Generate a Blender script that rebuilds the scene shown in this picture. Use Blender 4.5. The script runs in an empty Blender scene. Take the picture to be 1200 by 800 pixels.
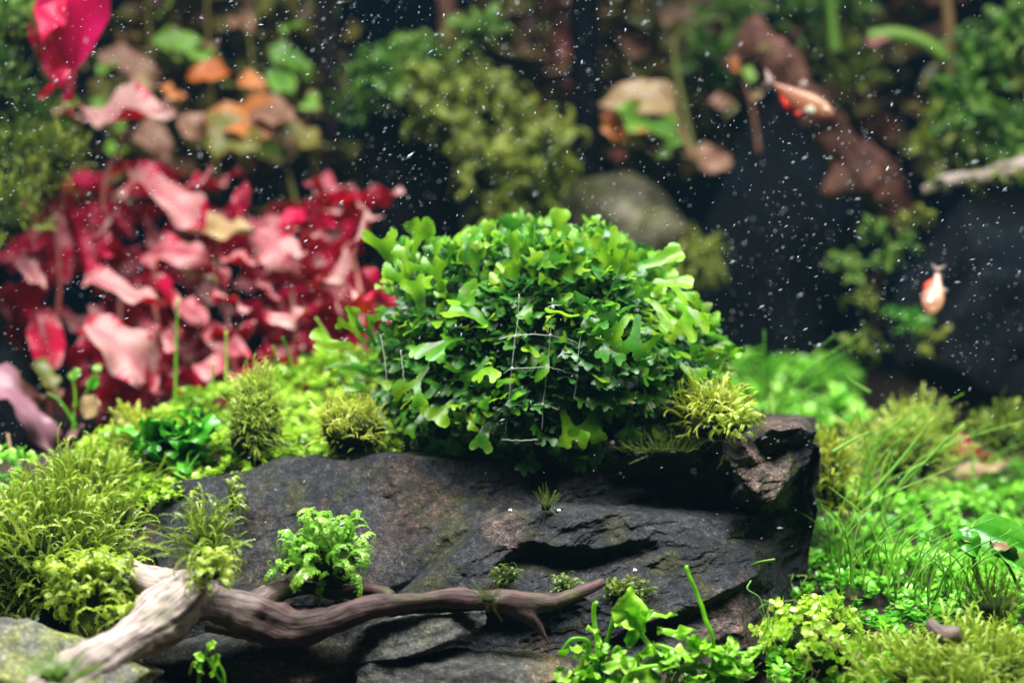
import bpy, math, random
import numpy as np
from mathutils import Vector, Matrix
from mathutils.geometry import delaunay_2d_cdt

random.seed(7); RNG = np.random.default_rng(7)
SC = bpy.context.scene
COL = SC.collection

# ------------------------------------------------------------------ camera
CAM = np.array([0.0, -0.5, 0.15]); TILT = math.radians(4.0); FPX = 2000.0
cd = bpy.data.cameras.new('camera'); cam = bpy.data.objects.new('camera', cd); COL.objects.link(cam)
cam.location = CAM; cam.rotation_euler = (math.radians(90) - TILT, 0, 0)
cd.lens = 60; cd.sensor_width = 36; cd.clip_start = 0.01; cd.clip_end = 20
cd.dof.use_dof = True; cd.dof.focus_distance = 0.480; cd.dof.aperture_fstop = 7.0; cd.dof.aperture_blades = 0
SC.camera = cam

# ------------------------------------------------------------------ world, lamp, exposure
w = bpy.data.worlds.new('World'); SC.world = w; w.use_nodes = True
bg = w.node_tree.nodes['Background']; bg.inputs[0].default_value = (0.08, 0.20, 0.36, 1); bg.inputs[1].default_value = 0.03

def lamp(name, loc, aim, sx, sy, power, col):
    l = bpy.data.lights.new(name, 'AREA'); l.shape = 'RECTANGLE'; l.size = sx; l.size_y = sy
    l.energy = power; l.color = col; l.spread = math.radians(128)
    o = bpy.data.objects.new(name, l); COL.objects.link(o); o.location = loc
    o.rotation_euler = (Vector(aim) - Vector(loc)).to_track_quat('-Z', 'Y').to_euler()
    return o
lamp('aquarium_lamp', (0.0, -0.07, 0.45), (0.0, 0.01, 0.0), 0.74, 0.14, 7.9, (1.0, 0.98, 0.96))
lamp('aquarium_lamp_rear', (-0.02, 0.27, 0.55), (0.0, 0.24, 0.0), 0.70, 0.10, 0.65, (0.96, 0.98, 1.0))

SC.view_settings.view_transform = 'Standard'; SC.view_settings.look = 'None'
SC.view_settings.exposure = -0.12; SC.view_settings.gamma = 1.0
SC.render.engine = 'CYCLES'
cy = SC.cycles
cy.max_bounces = 6; cy.diffuse_bounces = 3; cy.glossy_bounces = 2; cy.transmission_bounces = 4
cy.transparent_max_bounces = 6; cy.caustics_reflective = False; cy.caustics_refractive = False
cy.use_adaptive_sampling = True; cy.adaptive_threshold = 0.015; cy.use_denoising = True
cy.sample_clamp_indirect = 4.0

# ------------------------------------------------------------------ pixel <-> world
ct, st = math.cos(TILT), math.sin(TILT)
def P(px, py, Y):
    x = (np.asarray(px, float) - 600) / FPX; y = -(np.asarray(py, float) - 400) / FPX
    dx, dy, dz = x, ct + st * y, -st + ct * y
    s = (np.asarray(Y, float) - CAM[1]) / dy
    return np.stack(np.broadcast_arrays(CAM[0] + dx * s, CAM[1] + dy * s, CAM[2] + dz * s), -1)
def proj(p):
    q = np.asarray(p, float) - CAM
    f = q[..., 1] * ct - q[..., 2] * st; u = q[..., 1] * st + q[..., 2] * ct
    return 600 + FPX * q[..., 0] / f, 400 - FPX * u / f
def MM(px, Y):                      # pixels at depth Y -> metres
    return px * (Y + 0.5) / FPX

# ------------------------------------------------------------------ numpy noise
_perm = np.random.default_rng(3).random(4096)
def _h(i, j, k):
    return _perm[((i * 73856093) ^ (j * 19349663) ^ (k * 83492791)) & 4095]
def vnoise(p):
    p = np.asarray(p, float); f = np.floor(p); i = f.astype(np.int64); t = p - f; t = t * t * (3 - 2 * t)
    x, y, z = i[..., 0], i[..., 1], i[..., 2]; a, b, c = t[..., 0], t[..., 1], t[..., 2]
    def L(u, v, w_): return u + (v - u) * w_
    return L(L(L(_h(x, y, z), _h(x + 1, y, z), a), L(_h(x, y + 1, z), _h(x + 1, y + 1, z), a), b),
             L(L(_h(x, y, z + 1), _h(x + 1, y, z + 1), a), L(_h(x, y + 1, z + 1), _h(x + 1, y + 1, z + 1), a), b), c) * 2 - 1
def fbm(p, o=4):
    r = 0; a = 1; p = np.asarray(p, float)
    for _ in range(o): r = r + a * vnoise(p); p = p * 2.03 + 17.3; a *= 0.5
    return r
def norm(v): v = np.asarray(v, float); return v / (np.linalg.norm(v, axis=-1, keepdims=True) + 1e-12)
def frame(d, n):                    # columns: along, side, normal
    d = norm(d); n = np.asarray(n, float); n = norm(n - d * (n * d).sum(-1, keepdims=True)); s = np.cross(n, d)
    return np.stack([d, s, n], -1)

# ------------------------------------------------------------------ materials
MAT = {}
def nodes(name):
    m = bpy.data.materials.new(name); m.use_nodes = True; nt = m.node_tree; nt.nodes.clear(); MAT[name] = m
    return m, nt, nt.nodes.new, nt.links.new
def ramp(new, stops):
    r = new('ShaderNodeValToRGB'); e = r.color_ramp.elements
    while len(e) < len(stops): e.new(0.5)
    for k, (p, c) in enumerate(stops): e[k].position = p; e[k].color = (*c, 1)
    return r
def leafmat(name, cols, trans=0.4, tcol=None, rough=0.35, spec=0.5, nscale=400, bump=0.25, edge=None):
    """cols: list of colours spread over tint 0..1 (tint attribute + object random + noise)"""
    m, nt, new, ln = nodes(name)
    at = new('ShaderNodeAttribute'); at.attribute_name = 'tint'
    oi = new('ShaderNodeObjectInfo'); tc = new('ShaderNodeTexCoord'); ge = new('ShaderNodeNewGeometry')
    nz = new('ShaderNodeTexNoise'); nz.inputs['Scale'].default_value = nscale; nz.inputs['Detail'].default_value = 3
    ln(ge.outputs['Position'], nz.inputs['Vector'])
    a = new('ShaderNodeMath'); a.operation = 'MULTIPLY_ADD'; ln(nz.outputs['Fac'], a.inputs[0]); a.inputs[1].default_value = 0.6; a.inputs[2].default_value = -0.3
    b = new('ShaderNodeMath'); ln(at.outputs['Fac'], b.inputs[0]); ln(a.outputs[0], b.inputs[1])
    c = new('ShaderNodeMath'); c.operation = 'MULTIPLY_ADD'; ln(oi.outputs['Random'], c.inputs[0]); c.inputs[1].default_value = 0.5; c.inputs[2].default_value = -0.25
    d = new('ShaderNodeMath'); d.use_clamp = True; ln(b.outputs[0], d.inputs[0]); ln(c.outputs[0], d.inputs[1])
    n = len(cols); r = ramp(new, [(k / (n - 1), cc) for k, cc in enumerate(cols)]); ln(d.outputs[0], r.inputs[0])
    pb = new('ShaderNodeBsdfPrincipled'); pb.inputs['Roughness'].default_value = rough
    pb.inputs['Specular IOR Level'].default_value = spec
    ln(r.outputs[0], pb.inputs['Base Color'])
    bp = new('ShaderNodeBump'); bp.inputs['Strength'].default_value = bump; bp.inputs['Distance'].default_value = 0.0004
    ln(nz.outputs['Fac'], bp.inputs['Height']); ln(bp.outputs[0], pb.inputs['Normal'])
    tr = new('ShaderNodeBsdfTranslucent')
    if tcol is None: 
        g = new('ShaderNodeGamma'); g.inputs[1].default_value = 0.85; ln(r.outputs[0], g.inputs[0]); ln(g.outputs[0], tr.inputs[0])
    else: tr.inputs[0].default_value = (*tcol, 1)
    mx = new('ShaderNodeMixShader'); mx.inputs[0].default_value = trans
    ln(pb.outputs[0], mx.inputs[1]); ln(tr.outputs[0], mx.inputs[2])
    out = new('ShaderNodeOutputMaterial'); ln(mx.outputs[0], out.inputs[0])
    return m
def add_speckle(name, col, scale, lo, hi, amount):
    nt = MAT[name].node_tree; new, ln = nt.nodes.new, nt.links.new
    pb = next(n for n in nt.nodes if n.type == 'BSDF_PRINCIPLED'); src = pb.inputs['Base Color'].links[0].from_socket
    z = new('ShaderNodeTexNoise'); z.inputs['Scale'].default_value = scale; z.inputs['Detail'].default_value = 4; z.inputs['Roughness'].default_value = 0.7
    ge = new('ShaderNodeNewGeometry'); ln(ge.outputs['Position'], z.inputs['Vector']); k = ramp(new, [(lo, (0, 0, 0)), (hi, (amount,) * 3)]); ln(z.outputs[0], k.inputs[0])
    m = new('ShaderNodeMix'); m.data_type = 'RGBA'; ln(k.outputs[0], m.inputs[0]); ln(src, m.inputs[6]); m.inputs[7].default_value = (*col, 1); ln(m.outputs[2], pb.inputs['Base Color'])
def rockmat(name, base, mid, patch, algae, alg=0.5, rough=0.75, scale=1.0, at=0.56, spec=0.3, rust_lit_top=None):
    m, nt, new, ln = nodes(name)
    ge = new('ShaderNodeNewGeometry')
    def noise(s, det=5, rg=0.6, dist=0.0):
        z = new('ShaderNodeTexNoise'); z.inputs['Scale'].default_value = s * scale; z.inputs['Detail'].default_value = det
        z.inputs['Roughness'].default_value = rg; z.inputs['Distortion'].default_value = dist
        ln(ge.outputs['Position'], z.inputs['Vector']); return z
    n1 = noise(45, 6); n2 = noise(420, 4, 0.7); n3 = noise(28, 4, 0.6, 0.8); n4 = noise(70, 5, 0.65, 0.5); n5 = noise(1500, 3, 0.7)
    r1 = ramp(new, [(0.3, base), (0.7, mid)]); ln(n1.outputs[0], r1.inputs[0])
    # speckle
    r2 = ramp(new, [(0.33, (0.3, 0.3, 0.3)), (0.5, (0.9, 0.9, 0.9)), (0.64, (1.7, 1.6, 1.5)), (0.74, (3.6, 3.3, 3.0))]); ln(n2.outputs[0], r2.inputs[0])
    mu = new('ShaderNodeMix'); mu.data_type = 'RGBA'; mu.blend_type = 'MULTIPLY'; mu.inputs[0].default_value = 1
    ln(r1.outputs[0], mu.inputs[6]); ln(r2.outputs[0], mu.inputs[7])
    r5 = ramp(new, [(0.34, (0.35, 0.35, 0.36)), (0.5, (0.95, 0.95, 0.95)), (0.62, (1.5, 1.45, 1.4)), (0.70, (4.0, 3.7, 3.3))]); ln(n5.outputs[0], r5.inputs[0])
    mg = new('ShaderNodeMix'); mg.data_type = 'RGBA'; mg.blend_type = 'MULTIPLY'; mg.inputs[0].default_value = 1; ln(r2.outputs[0], mg.inputs[6]); ln(r5.outputs[0], mg.inputs[7]); mg2 = new('ShaderNodeMix'); mg2.data_type = 'RGBA'; mg2.blend_type = 'MULTIPLY'; mg2.inputs[0].default_value = 1; ln(mu.outputs[2], mg2.inputs[6]); ln(r5.outputs[0], mg2.inputs[7]); mu = mg2; r2 = mg
    k3 = ramp(new, [(0.52, (0, 0, 0)), (0.68, (1, 1, 1))]); ln(n3.outputs[0], k3.inputs[0])
    m3 = new('ShaderNodeMix'); m3.data_type = 'RGBA'; ln(k3.outputs[0], m3.inputs[0]); ln(mu.outputs[2], m3.inputs[6])
    pm = new('ShaderNodeMix'); pm.data_type = 'RGBA'; pm.blend_type = 'MULTIPLY'; pm.inputs[0].default_value = 1
    pm.inputs[6].default_value = (*patch, 1); ln(r2.outputs[2], pm.inputs[7]); ln(pm.outputs[2], m3.inputs[7])
    k4 = ramp(new, [(at, (0, 0, 0)), (at + 0.16, (alg, alg, alg))]); ln(n4.outputs[0], k4.inputs[0])
    m4 = new('ShaderNodeMix'); m4.data_type = 'RGBA'; ln(k4.outputs[0], m4.inputs[0]); ln(m3.outputs[2], m4.inputs[6])
    am = new('ShaderNodeMix'); am.data_type = 'RGBA'; am.blend_type = 'MULTIPLY'; am.inputs[0].default_value = 0.8; am.inputs[6].default_value = (*algae, 1); ln(r2.outputs[2], am.inputs[7]); ln(am.outputs[2], m4.inputs[7])
    pb = new('ShaderNodeBsdfPrincipled'); pb.inputs['Roughness'].default_value = rough; pb.inputs['Specular IOR Level'].default_value = spec
    last = m4.outputs[2]
    if rust_lit_top:                        # tint attribute: rusty breaks of the stone, plus the lit corner top painted paler
        ta = new('ShaderNodeAttribute'); ta.attribute_name = 'tint'; rm = new('ShaderNodeMix'); rm.data_type = 'RGBA'; rm.blend_type = 'MULTIPLY'; rm.inputs[0].default_value = 1; rm.inputs[6].default_value = (*rust_lit_top, 1); ln(r2.outputs[2], rm.inputs[7])
        n6 = noise(190, 4, 0.7); tm = new('ShaderNodeMath'); tm.operation = 'MULTIPLY'; tm.use_clamp = True; k6 = ramp(new, [(0.38, (0, 0, 0)), (0.6, (1, 1, 1))]); ln(n6.outputs[0], k6.inputs[0]); ln(k6.outputs[0], tm.inputs[0]); ln(ta.outputs['Fac'], tm.inputs[1])
        m5 = new('ShaderNodeMix'); m5.data_type = 'RGBA'; ln(tm.outputs[0], m5.inputs[0]); ln(last, m5.inputs[6]); ln(rm.outputs[2], m5.inputs[7]); last = m5.outputs[2]
    ln(last, pb.inputs['Base Color'])
    ad = new('ShaderNodeMath'); ad.operation = 'MULTIPLY_ADD'; ln(n5.outputs[0], ad.inputs[0]); ad.inputs[1].default_value = 0.35; ln(n2.outputs[0], ad.inputs[2])
    bp = new('ShaderNodeBump'); bp.inputs['Strength'].default_value = 0.9; bp.inputs['Distance'].default_value = 0.0009
    ln(ad.outputs[0], bp.inputs['Height']); ln(bp.outputs[0], pb.inputs['Normal'])
    out = new('ShaderNodeOutputMaterial'); ln(pb.outputs[0], out.inputs[0]); return m
def plainmat(name, col, rough=0.5, spec=0.5, trans=0.0, bumpscale=0, var=0.0):
    m, nt, new, ln = nodes(name)
    pb = new('ShaderNodeBsdfPrincipled'); pb.inputs['Base Color'].default_value = (*col, 1); pb.inputs['Roughness'].default_value = rough
    pb.inputs['Specular IOR Level'].default_value = spec
    if bumpscale or var:
        ge = new('ShaderNodeNewGeometry'); z = new('ShaderNodeTexNoise'); z.inputs['Scale'].default_value = bumpscale or 200; z.inputs['Detail'].default_value = 4
        ln(ge.outputs['Position'], z.inputs['Vector'])
        bp = new('ShaderNodeBump'); bp.inputs['Strength'].default_value = 0.5; bp.inputs['Distance'].default_value = 0.0008
        ln(z.outputs[0], bp.inputs['Height']); ln(bp.outputs[0], pb.inputs['Normal'])
        r = ramp(new, [(0.3, tuple(c * (1 - var) for c in col)), (0.7, tuple(c * (1 + var) for c in col))]); ln(z.outputs[0], r.inputs[0]); ln(r.outputs[0], pb.inputs['Base Color'])
    out = new('ShaderNodeOutputMaterial')
    if trans:
        t = new('ShaderNodeBsdfTranslucent'); t.inputs[0].default_value = (*col, 1); mx = new('ShaderNodeMixShader'); mx.inputs[0].default_value = trans
        ln(pb.outputs[0], mx.inputs[1]); ln(t.outputs[0], mx.inputs[2]); ln(mx.outputs[0], out.inputs[0])
    else: ln(pb.outputs[0], out.inputs[0])
    return m
def woodmat(name, dark, mid, pale, algae=(0.06, 0.09, 0.015), spec=0.25):
    """grain: vector attribute running along the limb; tint: 0 fresh dark wood .. 1 pale wood, weathered and partly with light painted in"""
    m, nt, new, ln = nodes(name)
    at = new('ShaderNodeAttribute'); at.attribute_name = 'grain'; ti = new('ShaderNodeAttribute'); ti.attribute_name = 'tint'
    mp = new('ShaderNodeMapping'); mp.inputs['Scale'].default_value = (1, 1, 0.09); ln(at.outputs['Vector'], mp.inputs[0])
    z = new('ShaderNodeTexNoise'); z.inputs['Scale'].default_value = 750; z.inputs['Detail'].default_value = 5; z.inputs['Roughness'].default_value = 0.65; z.inputs['Distortion'].default_value = 0.6
    ln(mp.outputs[0], z.inputs['Vector'])
    ge = new('ShaderNodeNewGeometry'); z2 = new('ShaderNodeTexNoise'); z2.inputs['Scale'].default_value = 110; z2.inputs['Detail'].default_value = 4; ln(ge.outputs['Position'], z2.inputs['Vector'])
    vo = new('ShaderNodeTexVoronoi'); vo.inputs['Scale'].default_value = 210; ln(ge.outputs['Position'], vo.inputs['Vector'])
    rd = ramp(new, [(0.38, dark), (0.52, tuple(c * 0.5 for c in mid)), (0.68, mid)]); ln(z.outputs[0], rd.inputs[0])
    rp = ramp(new, [(0.30, tuple(c * 0.16 for c in pale)), (0.42, tuple(c * 0.55 for c in pale)), (0.52, tuple(c * 0.85 for c in pale)), (0.7, pale)]); ln(z.outputs[0], rp.inputs[0])
    mx = new('ShaderNodeMix'); mx.data_type = 'RGBA'; ln(ti.outputs['Fac'], mx.inputs[0]); ln(rd.outputs[0], mx.inputs[6]); ln(rp.outputs[0], mx.inputs[7])
    k = ramp(new, [(0.56, (0, 0, 0)), (0.75, (0.55, 0.55, 0.55))]); ln(z2.outputs[0], k.inputs[0])
    m2 = new('ShaderNodeMix'); m2.data_type = 'RGBA'; ln(k.outputs[0], m2.inputs[0]); ln(mx.outputs[2], m2.inputs[6]); m2.inputs[7].default_value = (*algae, 1)
    kd = ramp(new, [(0.04, (0.12, 0.1, 0.1)), (0.10, (1, 1, 1))])
    va = new('ShaderNodeMath'); va.operation = 'MULTIPLY_ADD'; ln(vo.outputs['Color'], va.inputs[0]); va.inputs[1].default_value = 0.16; ln(vo.outputs['Distance'], va.inputs[2]); ln(va.outputs[0], kd.inputs[0])
    m3 = new('ShaderNodeMix'); m3.data_type = 'RGBA'; m3.blend_type = 'MULTIPLY'; m3.inputs[0].default_value = 1; ln(m2.outputs[2], m3.inputs[6]); ln(kd.outputs[0], m3.inputs[7])
    pb = new('ShaderNodeBsdfPrincipled'); pb.inputs['Roughness'].default_value = 0.62; pb.inputs['Specular IOR Level'].default_value = spec; ln(m3.outputs[2], pb.inputs['Base Color'])
    bp = new('ShaderNodeBump'); bp.inputs['Strength'].default_value = 0.7; bp.inputs['Distance'].default_value = 0.0008; ln(z.outputs[0], bp.inputs['Height']); ln(bp.outputs[0], pb.inputs['Normal'])
    out = new('ShaderNodeOutputMaterial'); ln(pb.outputs[0], out.inputs[0]); return m

leafmat('thallus', [(0.015, 0.10, 0.010), (0.05, 0.24, 0.010), (0.17, 0.39, 0.008), (0.31, 0.49, 0.03)], 0.55, rough=0.33, nscale=350)
add_speckle('thallus', (0.12, 0.10, 0.015), 230, 0.54, 0.70, 0.75)
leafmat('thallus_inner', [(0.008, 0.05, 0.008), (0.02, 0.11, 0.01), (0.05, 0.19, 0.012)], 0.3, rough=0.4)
leafmat('moss_olive', [(0.06, 0.11, 0.01), (0.16, 0.27, 0.012), (0.29, 0.42, 0.025), (0.44, 0.56, 0.08)], 0.4, rough=0.3)
leafmat('moss_dark', [(0.03, 0.06, 0.006), (0.08, 0.13, 0.01), (0.16, 0.24, 0.02), (0.25, 0.36, 0.03)], 0.35, rough=0.35)
leafmat('moss_yellow', [(0.13, 0.18, 0.008), (0.28, 0.36, 0.015), (0.40, 0.48, 0.03), (0.50, 0.56, 0.09)], 0.4, rough=0.35)
leafmat('moss_far', [(0.03, 0.055, 0.004), (0.09, 0.14, 0.008), (0.19, 0.25, 0.015), (0.30, 0.36, 0.05)], 0.4, rough=0.4)
leafmat('moss_far_green', [(0.015, 0.06, 0.006), (0.05, 0.17, 0.012), (0.11, 0.27, 0.02), (0.22, 0.38, 0.06)], 0.4, rough=0.35)
leafmat('moss_bright', [(0.025, 0.12, 0.008), (0.07, 0.27, 0.012), (0.16, 0.41, 0.025), (0.30, 0.54, 0.07)], 0.45, rough=0.22)
leafmat('carpet', [(0.04, 0.24, 0.01), (0.12, 0.50, 0.015), (0.24, 0.66, 0.04), (0.45, 0.78, 0.18)], 0.4, rough=0.25)
leafmat('carpet_yellow', [(0.12, 0.26, 0.01), (0.28, 0.54, 0.02), (0.42, 0.66, 0.05), (0.60, 0.76, 0.20)], 0.4, rough=0.25)
leafmat('deep_leaf', [(0.012, 0.11, 0.008), (0.03, 0.24, 0.010), (0.08, 0.38, 0.018), (0.20, 0.52, 0.07)], 0.45, rough=0.25)
leafmat('grass', [(0.03, 0.15, 0.01), (0.10, 0.33, 0.015), (0.22, 0.50, 0.04), (0.42, 0.62, 0.14)], 0.35, rough=0.3)
leafmat('shoot', [(0.10, 0.34, 0.01), (0.20, 0.55, 0.015), (0.32, 0.66, 0.04), (0.48, 0.72, 0.13)], 0.45, rough=0.25)
leafmat('pink_top', [(0.17, 0.010, 0.025), (0.33, 0.09, 0.105), (0.43, 0.22, 0.21), (0.50, 0.33, 0.29)], 0.26, tcol=(0.75, 0.006, 0.06), rough=0.45, spec=0.3, nscale=130, bump=0.5)
leafmat('crimson_under', [(0.07, 0.001, 0.010), (0.28, 0.001, 0.032), (0.50, 0.001, 0.065), (0.56, 0.02, 0.09)], 0.55, tcol=(0.85, 0.002, 0.085), rough=0.4)
leafmat('magenta', [(0.34, 0.001, 0.03), (0.48, 0.002, 0.08), (0.55, 0.01, 0.16)], 0.6, tcol=(0.62, 0.002, 0.09), rough=0.3)
leafmat('cream_leaf', [(0.22, 0.13, 0.05), (0.36, 0.25, 0.11), (0.46, 0.34, 0.19)], 0.35, rough=0.4)
leafmat('mauve_leaf', [(0.16, 0.06, 0.08), (0.30, 0.15, 0.19)], 0.25, rough=0.4)
leafmat('olive_leaf', [(0.03, 0.05, 0.01), (0.10, 0.12, 0.02), (0.20, 0.18, 0.03), (0.30, 0.20, 0.05)], 0.35, rough=0.4)
leafmat('orange_leaf', [(0.40, 0.10, 0.02), (0.55, 0.16, 0.02), (0.60, 0.28, 0.10)], 0.4, rough=0.4)
leafmat('lime_leaf', [(0.07, 0.22, 0.02), (0.17, 0.38, 0.04), (0.28, 0.46, 0.08)], 0.4, rough=0.35)
leafmat('brown_leaf', [(0.10, 0.05, 0.03), (0.22, 0.11, 0.06), (0.40, 0.22, 0.15)], 0.3, rough=0.45)
leafmat('red_stem', [(0.20, 0.05, 0.04), (0.36, 0.12, 0.09)], 0.2, rough=0.4)
leafmat('fish_skin', [(0.26, 0.10, 0.06), (0.34, 0.14, 0.08), (0.36, 0.21, 0.11)], 0.4, tcol=(0.55, 0.16, 0.08), rough=0.25, nscale=900)
leafmat('fish_red', [(0.75, 0.03, 0.02), (0.85, 0.08, 0.03)], 0.4, rough=0.3)
leafmat('fish_clear', [(0.35, 0.24, 0.22), (0.42, 0.32, 0.30)], 0.6, rough=0.3)
plainmat('fish_silver', (0.42, 0.45, 0.32), 0.2, 0.8)
plainmat('eye_black', (0.005, 0.005, 0.008), 0.1, 0.8)
plainmat('eye_gold', (0.5, 0.45, 0.2), 0.2, 0.6)
plainmat('net', (0.42, 0.47, 0.42), 0.3, 0.6, trans=0.3)
plainmat('speck', (0.42, 0.46, 0.50), 0.5, 0.3, trans=0.45)
plainmat('soil', (0.030, 0.022, 0.016), 0.9, 0.2, bumpscale=700, var=0.6)
plainmat('tank_back', (0.0015, 0.0055, 0.012), 0.8, 0.0)
plainmat('shell', (0.75, 0.70, 0.62), 0.4, 0.5, var=0.1)
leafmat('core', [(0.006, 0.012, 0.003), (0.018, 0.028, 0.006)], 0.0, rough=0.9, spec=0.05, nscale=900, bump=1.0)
rockmat('slate', (0.005, 0.007, 0.010), (0.026, 0.028, 0.031), (0.040, 0.026, 0.017), (0.026, 0.029, 0.008), 0.8, at=0.50, spec=0.15, rust_lit_top=(0.085, 0.060, 0.052))
rockmat('slate_lower', (0.012, 0.014, 0.013), (0.042, 0.046, 0.040), (0.075, 0.06, 0.03), (0.06, 0.075, 0.015), 0.7)
rockmat('mossy_stone', (0.05, 0.055, 0.05), (0.15, 0.155, 0.13), (0.13, 0.15, 0.04), (0.13, 0.155, 0.022), 0.75, at=0.44)
rockmat('grey_slab', (0.018, 0.021, 0.022), (0.06, 0.064, 0.06), (0.06, 0.055, 0.03), (0.08, 0.09, 0.02), 0.6)
rockmat('boulder', (0.08, 0.08, 0.05), (0.19, 0.185, 0.13), (0.12, 0.11, 0.045), (0.09, 0.10, 0.02), 0.8, at=0.46)
rockmat('dark_stone', (0.0022, 0.004, 0.0068), (0.006, 0.010, 0.015), (0.010, 0.010, 0.011), (0.010, 0.016, 0.005), 0.5, rough=0.8, spec=0.12)
rockmat('pale_stone', (0.30, 0.24, 0.19), (0.55, 0.46, 0.40), (0.55, 0.36, 0.25), (0.3, 0.3, 0.1), 0.3)
woodmat('driftwood', (0.007, 0.003, 0.003), (0.095, 0.048, 0.044), (0.42, 0.345, 0.30))
woodmat('back_wood', (0.03, 0.010, 0.006), (0.12, 0.045, 0.03), (0.30, 0.13, 0.085))
woodmat('black_wood', (0.0015, 0.0022, 0.0036), (0.0035, 0.004, 0.006), (0.022, 0.014, 0.014), (0.004, 0.006, 0.004), spec=0.03)

# ------------------------------------------------------------------ mesh building
class MB:
    def __init__(s): s.v = []; s.f = []; s.m = []; s.t = []; s.n = 0; s.extra = None
    def add(s, v, f, tint=0.5, mat=0):
        v = np.asarray(v, float).reshape(-1, 3); s.v.append(v)
        for a in (f if isinstance(f, list) else [f]):
            a = np.asarray(a, np.int64); s.f.append(a + s.n)
            s.m.append(np.broadcast_to(np.asarray(mat, np.int32), (len(a),)).copy())
        s.t.append(np.broadcast_to(np.asarray(tint, float), (len(v),)).copy()); s.n += len(v)
    def many(s, T, f, R, t, tint, mat=0):         # T (n,3), R (m,3,3), t (m,3), tint (m,) or (m,n)
        m, n = len(R), len(T); V = np.einsum('mij,nj->mni', R, T) + t[:, None, :]
        f = np.asarray(f); F = (f[None] + (np.arange(m) * n)[:, None, None]).reshape(-1, f.shape[1])
        ti = tint if np.ndim(tint) == 2 else np.repeat(np.asarray(tint)[:, None], n, 1)
        mi = np.tile(np.broadcast_to(np.asarray(mat, np.int32), (len(f),)), m)
        s.add(V.reshape(-1, 3), F, ti.reshape(-1), mi)
    def mesh(s, name, mats, smooth=True):
        V = np.concatenate(s.v); me = bpy.data.meshes.new(name)
        sizes = np.concatenate([np.full(len(f), f.shape[1], np.int32) for f in s.f]); loops = np.concatenate([f.ravel() for f in s.f]).astype(np.int32)
        me.vertices.add(len(V)); me.vertices.foreach_set('co', V.ravel().astype(np.float32))
        me.loops.add(len(loops)); me.loops.foreach_set('vertex_index', loops)
        me.polygons.add(len(sizes)); me.polygons.foreach_set('loop_start', np.concatenate([[0], np.cumsum(sizes)[:-1]]).astype(np.int32))
        me.polygons.foreach_set('loop_total', sizes)
        for q in (mats if isinstance(mats, (list, tuple)) else [mats]): me.materials.append(MAT[q])
        me.polygons.foreach_set('material_index', np.concatenate(s.m).astype(np.int32))
        me.polygons.foreach_set('use_smooth', np.full(len(sizes), smooth))
        a = me.attributes.new('tint', 'FLOAT', 'POINT'); a.data.foreach_set('value', np.concatenate(s.t).astype(np.float32))
        if s.extra is not None:
            a = me.attributes.new('grain', 'FLOAT_VECTOR', 'POINT'); a.data.foreach_set('vector', s.extra.ravel().astype(np.float32))
        me.update(calc_edges=True); me.validate(); return me
    def obj(s, name, mats, parent=None, smooth=True): return link(name, s.mesh(name, mats, smooth), parent)
def link(name, data, parent=None):
    o = bpy.data.objects.new(name, data); COL.objects.link(o); o.parent = parent; return o
def tag(o, label=None, cat=None, group=None, kind=None):
    for k, v in (('label', label), ('category', cat), ('group', group), ('kind', kind)):
        if v: o[k] = v
    return o
def thing(name, loc, label, cat, group=None):
    o = link(name, None); o.location = loc; o.empty_display_size = 0.005; return tag(o, label, cat, group)
def place(o, R, t, s=1.0):          # object matrix relative to its parent's location
    M = Matrix.Identity(4)
    for i in range(3):
        for j in range(3): M[i][j] = R[i][j] * s
    base = o.parent.location if o.parent else Vector((0, 0, 0))
    M.translation = Vector(t) - base; o.matrix_local = M
def rebase(o):                      # child mesh built in world space under an Empty that has a location
    if o.parent: o.location = -o.parent.location
    return o

def spline(pts, n):
    pts = np.asarray(pts, float); k = len(pts); P0 = np.vstack([2 * pts[0] - pts[1], pts, 2 * pts[-1] - pts[-2]])
    u = np.linspace(0, k - 1 - 1e-9, n); i = u.astype(int); t = (u - i)[:, None]
    a, b, c, d = P0[i], P0[i + 1], P0[i + 2], P0[i + 3]
    return 0.5 * (2 * b + (c - a) * t + (2 * a - 5 * b + 4 * c - d) * t ** 2 + (3 * b - a - 3 * c + d) * t ** 3)
def tube(path, rad, seg=8):
    path = np.asarray(path, float); n = len(path); rad = np.broadcast_to(np.asarray(rad, float), (n,))
    T = norm(np.gradient(path, axis=0)); u = np.cross(T[0], [0.31, 0.2, 0.93]); u = norm(u); U = []
    for k in range(n): u = norm(u - T[k] * (u @ T[k])); U.append(u)
    U = np.array(U); W = np.cross(T, U); a = np.linspace(0, 2 * np.pi, seg, endpoint=False)
    V = path[:, None] + rad[:, None, None] * (np.cos(a)[None, :, None] * U[:, None] + np.sin(a)[None, :, None] * W[:, None])
    i = np.arange(n - 1)[:, None] * seg; j = np.arange(seg)[None]; j2 = (j + 1) % seg
    Q = np.stack([i + j, i + j2, i + seg + j2, i + seg + j], -1).reshape(-1, 4)
    V = np.vstack([V.reshape(-1, 3), path[0], path[-1]]); c0 = n * seg
    t0 = np.array([[c0, (q + 1) % seg, q] for q in range(seg)]); t1 = np.array([[c0 + 1, (n - 1) * seg + q, (n - 1) * seg + (q + 1) % seg] for q in range(seg)])
    return V, [Q, t0, t1]

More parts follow.
